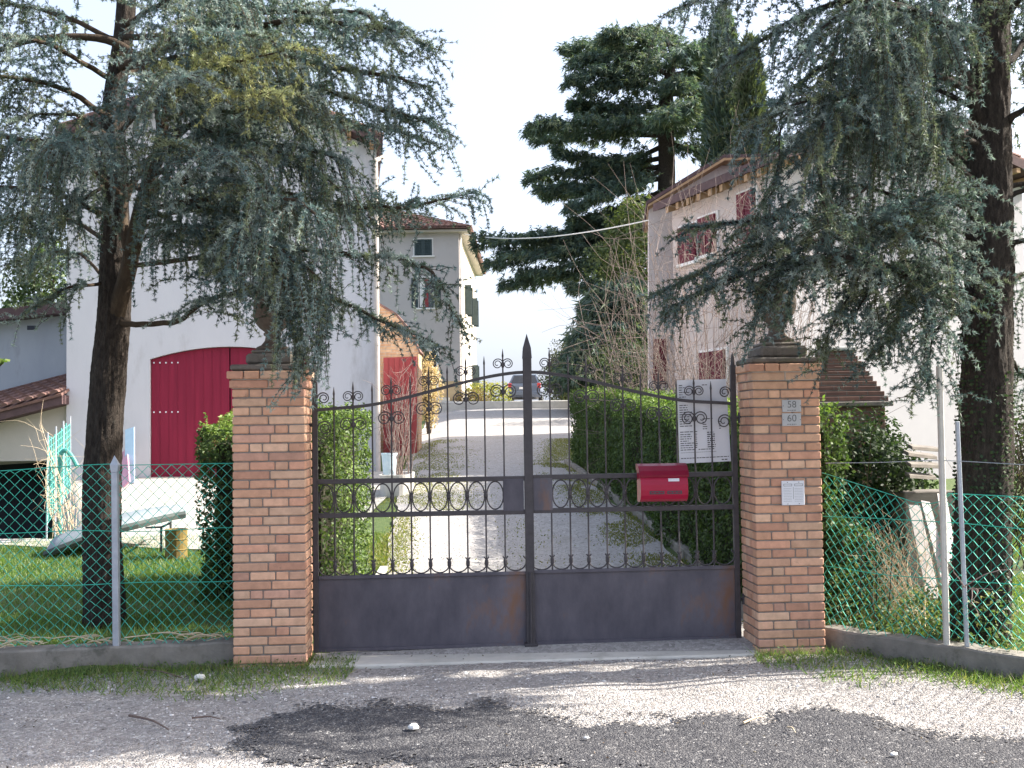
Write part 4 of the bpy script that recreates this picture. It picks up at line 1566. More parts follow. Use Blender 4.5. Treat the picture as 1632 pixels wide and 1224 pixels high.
for (pa, pb_, y0, y1) in ((1186, 1214, 306, 388), (1090, 1118, 360, 418), (1122, 1150, 345, 405), (1120, 1160, 560, 640)):
    sa, sb_ = rs(pb_), rs(pa)
    s = (sa + sb_) / 2
    z0, z1 = rz((pa + pb_) / 2, y1, s), rz((pa + pb_) / 2, y0, s)
    window(t, Lrs, s, z0, max(0.5, sb_ - sa), z1 - z0, 0.0, None, sill=True)
    for sg in (-1, 1):
        q = MB()
        c = s + sg * (max(.5, sb_ - sa) / 4)
        hw = max(.5, sb_ - sa) / 4 - 0.01
        q.obox(Lr(-0.075, c, (z0 + z1) / 2), ur * 0.025, vr * hw, np.array((0, 0, (z1 - z0) / 2)), 0.005)
        for i in range(2, 10):
            q.obox(Lr(-0.102, c, z0 + (z1 - z0) * i / 11), ur * 0.008, vr * hw * 0.85, np.array((0, 0, 0.02)))
        q.build('shutter', M['maroon'], t)
q = MB()
cp = W(1512, 225, 24.3)
wz = W(1512, 196, 24.3)[2]
q.box((cp[0], cp[1], wz - 1.3), (0.40, 0.40, 1.9), rang)
ck = q.build('chimney', M['stucco'], t)
q = MB()
for i in range(4):
    q.box((cp[0], cp[1], wz - 0.30 + i * 0.105), (0.52 - .02 * (i % 2), 0.5, 0.045), rang, 0.004)
q.box((cp[0], cp[1], wz - 0.16), (0.30, 0.30, 0.34), rang)
q.build('chimney_cap', M['grey_stucco'], ck)
# taller white wing behind, its lean-to roof falling to the left
zz = lambda px, py, Y=26.0: W(px, py, Y)
q = MB()
q.prism([zz(1034, 720), zz(1240, 720), zz(1240, 263), zz(1150, 264), zz(1034, 334)], (0.35, 3, 0))
wg = q.build('rear_wing', surf('wing_stucco', (0.54, 0.48, 0.47), (0.60, 0.54, 0.53), 0.9, 0.95, 0.25, 60), t)
q = MB()
of = np.array((0, 0.45, 0))
q.prism([zz(1029, 335.5) - of, zz(1149, 263) - of, zz(1245, 260) - of, zz(1245, 257) - of, zz(1148, 259) - of, zz(1029, 332) - of], (0.35, 3.6, 0))
q.build('rear_rafter_edge', M['rafter'], t)
q = MB()
q.prism([zz(1027, 332) - of, zz(1147.5, 258.8) - of, zz(1245, 256.8) - of, zz(1245, 252) - of, zz(1146, 253) - of, zz(1026, 327) - of], (0.35, 3.6, 0))
q.build('rear_roof', M['fascia'], t)
q = MB()
q.prism([zz(1041, 612, 25.96), zz(1062, 612, 25.96), zz(1062, 540, 25.96), zz(1041, 540, 25.96)], (0, 0.035, 0))
for i in range(8):
    q.box(zz(1051.5, 546 + i * 8.5, 25.95), (0.26, 0.02, 0.05), 0)
q.build('shutter', M['maroon'], t)

# thin service cable
q = MB()
a, b = W(1042, 349, 26.0), W(735, 372, 50.5)
pts = [a * (1 - x) + b * x - np.array((0, 0, 0.35 * 4 * x * (1 - x))) for x in np.linspace(0, 1, 24)]
q.tube(pts, 0.018, 5)
tag(q.build('service_cable', M['cable']), 'pale service cable slung between the farmhouse and the pink house', 'cable')

# low kerb wall across the top of the drive
q = MB()
a, b = W(640, 652, 38.3), W(930, 648, 38.3)
q.box(((a[0] + b[0]) / 2, 38.4, 2.33 + 0.10), (b[0] - a[0], 0.25, 0.42), 0.0, 0.03)
tag(q.build('kerb_wall', M['pale_concrete']), 'low pale kerb wall crossing the top of the drive before the parked car', 'kerb')

# ---- brick barbecue behind the evergreen bush
BQ = W(1365, 620, 13.5)
t = thing('brick_barbecue', 'dark brick garden barbecue with stepped tapering hood behind the evergreen bush', 'barbecue', (BQ[0], 13.6, 0.2))
zl = W(1365, 648, 13.5)[2]
z_t = W(1350, 566, 13.5)[2]
xl, xr = W(1290, 640, 13.5)[0], W(1414, 640, 13.5)[0]
q = MB()
q.box(((xl + xr) / 2, 13.8, (zl) / 2), (xr - xl - 0.12, 0.8, zl), 0, 0.01)
q.build('base', M['bbq_brick'], t)
q = MB()
q.box(((xl + xr) / 2, 13.8, zl + 0.03), (xr - xl + 0.04, 0.95, 0.06), 0, 0.01)
q.build('ledge', M['capstone'], t)
q = MB()
nst = 10
xa, xb = W(1322, 570, 13.5)[0], W(1362, 570, 13.5)[0]
for i in range(nst):
    f = i / nst
    l_, r_ = xl + (xa - xl) * f, xr + (xb - xr) * f
    q.box(((l_ + r_) / 2, 13.85, zl + 0.061 + (z_t - zl) * (f + 0.5 / nst)), (r_ - l_, 0.8 - 0.4 * f, (z_t - zl) / nst - 0.002), 0, 0.005)
q.build('hood', M['bbq_brick'], t)
q = MB()
q.box(((xa + xb) / 2 + .02, 13.85, z_t + 0.09), (xb - xa + 0.08, 0.5, 0.05), 0, 0.01)
q.build('cap', M['pale_concrete'], t)


# ---- parked car seen from behind
def car(base, ang):
    t = thing('parked_car', 'grey hatchback parked at the top of the drive with its tail to the gate', 'car', base)
    cu, cv = np.array((math.cos(ang), math.sin(ang), 0)), np.array((-math.sin(ang), math.cos(ang), 0))
    pt = lambda x, y, z: np.array(base) + cu * x + cv * y + np.array((0, 0, z))
    st = [(0.0, 0.40, 0.86, 0.80), (0.06, 0.28, 0.98, 0.85), (0.5, 0.24, 1.02, 0.87), (1.5, 0.22, 1.0, 0.88), (2.8, 0.22, 0.96, 0.88), (3.6, 0.25, 0.86, 0.84), (4.0, 0.34, 0.70, 0.74)]
    q = MB()
    V = []
    for y, z0, z1, hw in st:
        pr = [(-hw * .92, z0), (-hw, z0 + .12), (-hw, (z0 + z1) / 2), (-hw * .95, z1), (hw * .95, z1), (hw, (z0 + z1) / 2), (hw, z0 + .12), (hw * .92, z0)]
        V += [pt(x, y, z) for x, z in pr]
    F = [(i * 8 + j, i * 8 + (j + 1) % 8, (i + 1) * 8 + (j + 1) % 8, (i + 1) * 8 + j) for i in range(len(st) - 1) for j in range(8)]
    q.add(V, F + [tuple(range(8))[::-1], tuple(48 + j for j in range(8))])
    q.build('body', M['car_paint'], t)
    q = MB()
    cab = [(0.10, 0.95, 0.80), (0.42, 1.44, 0.58), (1.2, 1.50, 0.60), (2.1, 1.46, 0.60), (2.9, 0.95, 0.78)]
    V = []
    for y, z, hw in cab:
        V += [pt(-hw, y, z), pt(hw, y, z)]
    V += [pt(-.82, .1, .95), pt(.82, .1, .95), pt(-.82, 2.9, .95), pt(.82, 2.9, .95)]
    F = [(2 * i, 2 * i + 1, 2 * i + 3, 2 * i + 2) for i in range(4)]
    F += [(0, 2, 4, 6, 8, 12 - 2), (1, 3, 5, 7, 9, 11)]
    q.add(V, F)
    q.build('cabin', M['car_paint'], t)
    q = MB()
    q.add([pt(-.68, .10, 1.0), pt(.68, .10, 1.0), pt(.53, .385, 1.40), pt(-.53, .385, 1.40)], [(0, 1, 2, 3)])
    q.build('rear_window', M['window_dark'], t)
    for sg in (-1, 1):
        q = MB()
        q.add([pt(sg * (.80), .4, 1.0), pt(sg * .79, 2.6, 1.0), pt(sg * .645, 2.1, 1.40), pt(sg * .635, .75, 1.41)], [(0, 1, 2, 3)])
        q.build('side_window', M['window_dark'], t)
        q = MB()
        q.obox(pt(sg * 0.74, 0.02, 0.86), cu * 0.09, cv * 0.03, np.array((0, 0, 0.13)), 0.02)
        q.build('tail_light', M['tail_light'], t)
        q = MB()
        q.obox(pt(sg * 0.98, 2.45, 1.02), cu * 0.09, cv * 0.06, np.array((0, 0, 0.065)), 0.02)
        q.build('mirror', M['car_paint'], t)
        for y in (0.62, 3.15):
            q = MB()
            q.tube([pt(sg * 0.70, y, 0.31), pt(sg * 0.88, y, 0.31)], 0.31, 20)
            wh = q.build('wheel', M['rubber'], t)
            q = MB()
            q.tube([pt(sg * 0.885, y, 0.31), pt(sg * 0.895, y, 0.31)], 0.19, 14)
            q.build('rim', M['chrome'], wh)
    q = MB()
    q.obox(pt(0, -0.03, 0.48), cu * 0.82, cv * 0.06, np.array((0, 0, 0.11)), 0.03)
    q.build('bumper', M['car_paint'], t)
    q = MB()
    q.obox(pt(0, -0.012, 0.74), cu * 0.26, cv * 0.012, np.array((0, 0, 0.055)), 0.003)
    q.build('number_plate', M['white_metal'], t)


cb_ = W(836, 640, 55)
car((cb_[0], 55.0, float(ground_z(cb_[0], 55.0))), rad(-3))


# ------------------------------------------------------------------ yard clutter
def plank(name, label, cat, p0, p1, wd, th, mat):
    q = MB()
    p0, p1 = np.asarray(p0, float), np.asarray(p1, float)
    ax = unit(p1 - p0)
    sd_ = unit(np.cross(ax, (0.05, 1, 0.0)))
    nn = np.cross(sd_, ax)
    q.obox((p0 + p1) / 2, sd_ * wd / 2, nn * th / 2, (p1 - p0) / 2, 0.003)
    return tag(q.build(name, M[mat]), label, cat)


bl0, bl1 = W(207, 772, 20.2), W(207, 683, 21.0)
plank('plank', 'pale blue board leaning upright against the barn wall', 'board', bl0, bl1, 0.19, 0.03, 'blue_board')
bl0, bl1 = W(200, 774, 19.6), W(197, 720, 20.9)
plank('panel', 'small pink panel leaning low beside the blue board', 'panel', bl0, bl1, 0.22, 0.03, 'pink_board')

# teal netting on stakes
t = thing('netting_fence', 'short run of turquoise plastic netting on thin stakes left of the cedar trunk', 'netting', W(95, 850, 14.0))
A0, A1 = W(74, 860, 13.4), W(112, 800, 15.4)
B0, B1 = W(76, 700, 13.4), W(112, 672, 15.4)
q = MB()
for i in range(15):
    u = i / 14
    a, b = A0 * (1 - u) + A1 * u, B0 * (1 - u) + B1 * u
    a = a + (b - a) * 0.15
    b = b + np.array((0, 0, random.uniform(-.06, .03)))
    q.obox((a + b) / 2, unit(A1 - A0) * 0.030, np.array((0.004, 0, 0)), (b - a) / 2)
for j in range(13):
    v = 0.15 + 0.82 * j / 12
    a, b = A0 + (B0 - A0) * v, A1 + (B1 - A1) * v
    q.tube([a, b], 0.006, 4)
q.build('netting', M['teal'], t)
for i in range(4):
    u = i / 3
    q = MB()
    a, b = A0 * (1 - u) + A1 * u, B0 * (1 - u) + B1 * u
    q.tube([a - (0, 0, .2), b + (b - a) * 0.07], 0.011, 6)
    q.build('stake', M['galv'], t)
q = MB()
h0 = W(96, 830, 14.0)
pts = spline([W(96, 850, 13.6), W(95, 740, 13.6), W(103, 718, 13.6), W(114, 727, 13.6), W(124, 745, 13.6)], 20)
q.tube(pts, 0.028, 8)
tag(q.build('hose_loop', M['teal']), 'looped turquoise plastic pipe standing in front of the netting', 'pipe')

# long shallow board on trestles
t = thing('trestle_board', 'long grey upturned boat-like board lying on a low metal trestle in the yard', 'board', W(195, 850, 12.6))
e0, e1 = W(92, 867, 12.4), W(296, 816, 12.9)
q = MB()
V, nS = [], 16
dirv = e1 - e0
sidev = np.array((-0.05, 1.0, 0.07)) * 0.48
for i in range(nS + 1):
    u = i / nS
    hw = max(0.03, (1 - abs(2 * u - 0.75) ** 2.6 * 0.55)) if u < 0.97 else 0.22
    hw *= 1.0 if u < 0.7 else (1 - (u - 0.7) / 0.3 * 0.75)
    c = e0 + dirv * u + np.array((0, 0, 0.07 * math.sin(math.pi * u)))
    th = 0.055 * (1 - 0.5 * u)
    for x, z in ((-1, -th), (-0.98, 0.0), (-0.5, 0.075), (0.0, 0.10), (0.5, 0.075), (0.98, 0.0), (1, -th)):
        V.append(c + sidev * hw * x + np.array((0, 0, z)))
F = [(i * 7 + j, i * 7 + (j + 1) % 7, (i + 1) * 7 + (j + 1) % 7, (i + 1) * 7 + j) for i in range(nS) for j in range(7)]
q.add(V, F + [tuple(range(7))[::-1], tuple(nS * 7 + j for j in range(7))])
q.build('shell', M['board_grey'], t, smooth=True)
q = MB()
q.tube([V[i * 7] + np.array((0, -.012, 0.0)) for i in range(nS + 1)], 0.045, 6)
q.build('rim', M['board_dark'], t)
t = thing('metal_trestle', 'thin metal trestle holding up the raised end of the grey board', 'trestle', W(255, 880, 12.6))
q = MB()
zc = 0.03
for (px, py, Y) in ((272, 834, 12.3), (257, 840, 12.3), (272, 832, 13.2), (257, 840, 13.2)):
    a = W(px, py, Y)
    q.tube([a, (a[0] + (0.0), a[1], ground_z(a[0], a[1]) - 0.02)], 0.014, 6)
a, b = W(232, 841, 12.3), W(257, 840, 12.3)
q.tube([a, b, W(273, 833, 12.3)], 0.013, 6)
q.tube([W(272, 833, 12.3), W(272, 832, 13.2)], 0.013, 6)
q.build('trestle_frame', M['board_dark'], t)
a = W(281, 868, 12.0)
zg = float(ground_z(a[0], 12.0))
ztop = W(281, 843, 12.0)[2]
q = MB()
hgt = ztop - zg
q.lathe([(0.115, 0), (0.12, .01), (0.118, hgt * .3), (0.124, hgt * .33), (0.118, hgt * .36), (0.118, hgt * .64), (0.124, hgt * .67), (0.118, hgt * .7), (0.12, hgt - .02), (0.125, hgt), (0.11, hgt), (0.10, hgt - .03), (0.02, hgt - .03)], (a[0], 12.0, zg), 20)
tag(q.build('rusty_drum', M['drum'], smooth=False), 'small rusty yellow drum standing under the end of the grey board', 'drum')

# planter with bare stems behind the left hedge
a = W(632, 745, 17.8)
zg = float(ground_z(a[0], 17.8))
t = thing('planter', 'pale concrete planter with rounded rim at the foot of the bare shrub', 'planter', (a[0], 17.8, zg))
q = MB()
x0, x1 = W(603, 750, 17.5)[0], W(655, 750, 17.5)[0]
cxp, hwx = (x0 + x1) / 2, (x1 - x0) / 2
hgt = 0.32
ring = lambda k, zz: [(cxp + hwx * k * math.copysign(abs(math.cos(x)) ** .6, math.cos(x)), 17.9 + 0.75 * k * math.copysign(abs(math.sin(x)) ** .6, math.sin(x)), zg + zz) for x in np.linspace(0, 2 * math.pi, 28, endpoint=False)]
rows_ = [ring(.92, -.1), ring(0.97, hgt - .05), ring(1.0, hgt), ring(.86, hgt), ring(.84, hgt - .06)]
V = sum(rows_, [])
F = [(i * 28 + j, i * 28 + (j + 1) % 28, (i + 1) * 28 + (j + 1) % 28, (i + 1) * 28 + j) for i in range(4) for j in range(28)]
q.add(V, F)
q.build('rim', M['pale_concrete'], t)
q = MB()
q.add(ring(.85, hgt - .06), [tuple(range(28))])
q.build('soil', M['soil'], t)
q = MB()
bk = W(613, 732, 17.6)
q.lathe([(0.10, 0), (0.13, 0.36), (0.137, 0.36), (0.137, 0.39), (0.12, 0.39), (0.10, 0.1)], (bk[0] + 0.06, 17.75, zg + hgt - 0.05), 18)
tag(q.build('bucket', surf('bucket', (0.45, 0.60, 0.68), (0.62, 0.72, 0.76), 9, 0.5, 0, 10)), 'pale blue bucket standing in the planter beside the bare stems', 'bucket')

# kerbs along the hedges
q = MB()
pk = [(2.02 - 0.10, 8.9), (1.90, 11.0), (1.72, 14.0), (1.42, 18.0), (1.08, 22.0)]
ks = spline([(x, y, 0) for x, y in pk], 30)
for i in range(29):
    p, e = ks[i], ks[i + 1]
    c = (p + e) / 2
    zz = float(ground_z(c[0], c[1]))
    d = (e - p) / 2
    dzz = float(ground_z(e[0], e[1]) - ground_z(p[0], p[1])) / 2
    q.obox((c[0], c[1], zz + 0.02), (0.05, 0, 0), (d[0] * .985, d[1] * .985, dzz), (0, 0, 0.085), 0.012)
tag(q.build('kerb', M['concrete']), 'long grey concrete kerb along the foot of the right hedge', 'kerb', None)
q = MB()
for i in range(7):
    y = 8.8 + i * 0.34
    zz = float(ground_z(-1.36, y))
    q.obox((-1.345, y + .17, zz + 0.02), (0.04, 0, 0), (0, 0.165, 0.012), (0, 0, 0.07), 0.01)
tag(q.build('kerb', M['pale_concrete']), 'short pale kerb along the foot of the left hedge inside the gate', 'kerb', None)

# timber behind the right fence
t0 = [((1444, 722, 9.6), (1490, 728, 9.9)), ((1448, 740, 9.5), (1497, 742, 9.8)), ((1446, 757, 9.5), (1488, 760, 9.8)), ((1450, 712, 9.9), (1495, 716, 10.2))]
for i, ((a, b, c), (d, e, f)) in enumerate(t0):
    q = MB()
    p0, p1 = W(a, b, c), W(d, e, f)
    q.obox((p0 + p1) / 2, (p1 - p0) / 2, (0, 0.06, 0.01), (0, 0, 0.016), 0.003)
    tag(q.build('timber_plank', M['wood_grey']),
        ['grey plank second from the top of the small stack by the bush', 'grey plank third down in the small stack by the bush', 'lowest grey plank of the small stack by the bush', 'topmost grey plank of the small stack by the bush'][i],
        'plank', 'grey planks stacked by the bush')
q = MB()
a = W(1470, 790, 9.9)
q.box((a[0], 9.95, (a[2] + .03) / 2 + .03), (0.5, 0.3, a[2]), 0.2, 0.01)
tag(q.build('stack_block', M['wood_grey']), 'weathered wooden block carrying the small stack of grey planks', 'block')
for i, (p0, p1, wd) in enumerate((((1487, 955, 8.6), (1456, 806, 9.2), 0.10), ((1508, 930, 8.7), (1474, 800, 9.5), 0.08), ((1518, 900, 8.8), (1500, 790, 9.6), 0.09))):
    plank('white_board', ['widest whitewashed board leaning behind the right fence, leftmost of three', 'middle narrow whitewashed board of three leaning behind the right fence', 'whitewashed board nearest the ivy trunk, leaning behind the tall pale post'][i],
          'board', W(*p0), W(*p1), wd, 0.025, 'wood_white')['group'] = 'whitewashed boards leaning behind the right fence'


# ------------------------------------------------------------------ near cedars
BLUE = [(0.125, 0.185, 0.185), (0.080, 0.128, 0.125), (0.19, 0.245, 0.240), (0.080, 0.115, 0.080), (0.155, 0.182, 0.105), (0.27, 0.32, 0.29)]
YEL = [(0.36, 0.36, 0.15), (0.30, 0.31, 0.14), (0.26, 0.28, 0.15)]


class Cedar:
    def __init__(s, dens=2.3):
        s.dens = dens
        s.P, s.A, s.S, s.C, s.K = [], [], [], [], []
        s.wood = MB()
        s.limbs = []
        s.tints = BLUE

    def twig(s, pts, tint, step=0.027, size=(0.020, 0.031), r=0.0028):
        pts = np.asarray(pts, float)
        seg = np.linalg.norm(np.diff(pts, axis=0), axis=1)
        Ls = np.concatenate([[0], np.cumsum(seg)])
        n = max(1, int(Ls[-1] / step))
        d = np.linspace(step * 0.5, Ls[-1], n)
        q = np.stack([np.interp(d, Ls, pts[:, k]) for k in range(3)], -1)
        ax = unit(np.gradient(q, axis=0)) if n > 1 else np.tile(unit(pts[-1] - pts[0]), (n, 1))
        s.P.append(q + rng.normal(size=q.shape) * 0.004)
        s.A.append(ax)
        s.S.append(rng.uniform(size[0], size[1], n))
        tc = np.array(tint) * rng.uniform(0.8, 1.2)
        s.C.append(np.tile(tc, (n, 1)) * rng.uniform(0.85, 1.15, (n, 1)))
        s.wood.tube(pts[[0, len(pts) // 2, -1]] if len(pts) > 3 else pts, [r, r * .8, r * .4][:3 if len(pts) > 3 else len(pts)] if len(pts) >= 3 else r, 3, False)

    def strand(s, p, L, d, tint, step=0.027, size=(0.020, 0.031)):
        n = max(3, int(L / 0.09))
        pts, q = [np.array(p)], np.array(p, float)
        v = np.array(d, float) * 0.7 + np.array((0, 0, 0.0))
        for i in range(n):
            v = v * 0.55 + np.array((rng.normal() * 0.13, rng.normal() * 0.13, -1.0)) * 0.5
            q = q + unit(v) * L / n
            pts.append(q.copy())
        s.twig(pts, tint, step, size)

    def limb(s, pts, r0, sub=0.42, strand=(0.2, 0.6), sp=0.5, step=0.054, t0=0.24, tints=None, flat=0.25, coarse=1.0, wood=True):
        tints = tints or s.tints
        P = spline(pts, max(10, int(np.linalg.norm(np.asarray(pts[-1]) - np.asarray(pts[0])) / 0.12) + 4))
        n = len(P)
        jit = np.cumsum(rng.normal(size=(n, 3)) * 0.010, axis=0)
        jit -= np.linspace(0, 1, n)[:, None] * jit[-1]
        P = P + jit
        if wood:
            s.limbs.append((P, np.linspace(1, 0, n) ** 0.8 * (r0 * 0.68 - 0.005) + 0.005))
        seg = np.concatenate([[0], np.cumsum(np.linalg.norm(np.diff(P, axis=0), axis=1))])
        L = seg[-1]
        T = unit(np.gradient(P, axis=0))
        d = L * t0
        side = 1
        stp, sz = 0.031 * coarse, (0.019 * coarse ** 0.8, 0.031 * coarse ** 0.8)
        while d < L:
            t = d / L
            p = np.array([np.interp(d, seg, P[:, k]) for k in range(3)])
            i = min(n - 1, int(np.searchsorted(seg, d)))
            tg = T[i]
            lat = unit(np.cross(tg, (0, 0, 1)))
            for sgn in ((side,) if rng.random() < 0.75 else (side, -side)):
                dr = unit(tg * rng.uniform(0.35, 0.9) + lat * sgn * rng.uniform(0.5, 1.0) + np.array((0, 0, rng.normal() * flat)))
                ln = 1.32 * sub * rng.uniform(0.55, 1.25) * (1.0 - 0.55 * t ** 2)
                k = max(3, int(ln / 0.08))
                u = np.linspace(0, 1, k + 1)[:, None]
                tw = p + dr * ln * u + np.array((0, 0, -1)) * (u ** 2) * ln * rng.uniform(0.05, 0.45) + np.cumsum(rng.normal(size=(k + 1, 3)) * 0.006, axis=0)
                tint = tints[rng.integers(len(tints))]
                s.twig(tw, tint, stp, sz)
                for j in range(1, k + 1):
                    gap = vnoise(tw[j][0] * 2.6 + 20, tw[j][2] * 2.2 + tw[j][1] * 1.5)
                    if rng.random() < sp * s.dens * smooth(0.38, 0.64, gap):
                        s.strand(tw[j], rng.uniform(*strand) * rng.choice((0.35, 0.5, 0.7, 1.0)), unit(dr + rng.normal(size=3) * .4), tints[rng.integers(len(tints))], stp, sz)
                    elif rng.random() < 0.8:
                        sl_ = rng.uniform(0.07, 0.26)
                        d2 = unit(dr + rng.normal(size=3) * 0.8)
                        s.twig([tw[j], tw[j] + d2 * sl_ * .5, tw[j] + d2 * sl_ + np.array((0, 0, -.2 * sl_))], tint, stp, sz)
            side = -side
            d += step * rng.uniform(0.6, 1.5)
        k0 = int(n * 0.30)
        for _ in range(2):
            s.twig(P[k0:] + rng.normal(size=(n - k0, 3)) * 0.015, tints[rng.integers(len(tints))], stp * 0.7, sz, 0.001)

    def finish(s, t, mat_limb, k=15):
        n = 0
        q = MB()
        for P, R in s.limbs:
            q.tube(P, R, 7)
        q.build('limbs', mat_limb, t, smooth=True)
        s.wood.build('twigs', M['bark_brown'], t)
        sp = Soup(3)
        P, A, S, C = np.concatenate(s.P), np.concatenate(s.A), np.concatenate(s.S), np.concatenate(s.C)
        CH = 30000
        for i in range(0, len(P), CH):
            tufts(sp, P[i:i + CH], A[i:i + CH], S[i:i + CH], C[i:i + CH], k, 0.25, 0.12)
        sp.build('crown', M['needle'], t)
        print('cedar tufts', len(P))


def trunk_mesh(t, pts, rads, mat, n=18, bump=0.05, name='trunk', fine=False):
    m_ = 420 if fine else 60
    n = 84 if fine else n
    P = spline(pts, m_)
    R = np.interp(np.linspace(0, 1, m_), np.linspace(0, 1, len(rads)), rads)
    A = np.linspace(0, 2 * math.pi, n, endpoint=False)
    ca, sa = np.cos(A)[None, :], np.sin(A)[None, :]
    Z = P[:, 2:3] + 0 * ca
    K = 1 + (vnoise(ca * 1.7 + 9 + Z * .3, sa * 1.7 + Z * 1.3 + 30) - 0.5) * bump * 3
    if fine:        # plates and furrows
        wz = Z + (vnoise(ca * 3 + 40, sa * 3 + Z * 2) - .5) * .3
        f1 = vnoise(ca * 7 + 60 + sa * 2, sa * 7 + 20 + wz * 4.5)
        f2 = vnoise(ca * 15 + 90, sa * 15 + 50 + wz * 13)
        K = K + np.abs(f1 - .5) * 0.16 + (f2 - .5) * 0.09 + (vnoise(A[None, :] * 30, Z * 60) - .5) * .03 - .04
    V = np.stack([P[:, 0:1] + R[:, None] * K * ca, P[:, 1:2] + R[:, None] * K * sa, Z], -1).reshape(-1, 3)
    F = [(i * n + j, i * n + (j + 1) % n, (i + 1) * n + (j + 1) % n, (i + 1) * n + j) for i in range(m_ - 1) for j in range(n)]
    q = MB()
    q.add(V, F + [tuple((m_ - 1) * n + j for j in range(n))])
    return q.build(name, mat, t, smooth=True)


def Q(*a):
    return [W(*p) for p in a]


# ---- left cedar
lb = W(166, 1000, 8.75)
t = thing('cedar_tree', 'weeping blue grey cedar with forked mossy trunk behind the left wire fence', 'tree', (lb[0], 8.75, 0.05), 'weeping cedars inside the fence')
base = np.array((lb[0], 8.75, -0.1))
trunk_mesh(t, [base, W(166, 960, 8.75), W(163, 800, 8.75), W(172, 620, 8.75), W(183, 470, 8.75), W(184, 330, 8.75), W(180, 180, 8.8), W(200, 20, 8.8), W(205, -200, 8.8), W(210, -520, 8.9)],
           [0.19, 0.158, 0.142, 0.137, 0.132, 0.105, 0.09, 0.08, 0.06, 0.02], M['bark'], fine=True)
C = Cedar()
C.limbs.append((spline(Q((176, 560, 8.78), (186, 500, 8.70), (205, 430, 8.58), (226, 330, 8.45), (254, 240, 8.4), (258, 190, 8.4), (238, 120, 8.4), (200, 78, 8.5), (150, 60, 8.5), (60, 62, 8.4), (-30, 90, 8.3)), 40), np.linspace(0.08, 0.018, 40)))
C.limbs.append((spline(Q((238, 122, 8.4), (262, 100, 8.2), (290, 90, 8.0), (315, 97, 7.8)), 14), np.linspace(0.04, 0.012, 14)))
C.limbs.append((spline(Q((208, 420, 8.5), (196, 330, 8.7), (225, 270, 8.9), (240, 250, 9.0)), 14), np.linspace(0.045, 0.02, 14)))
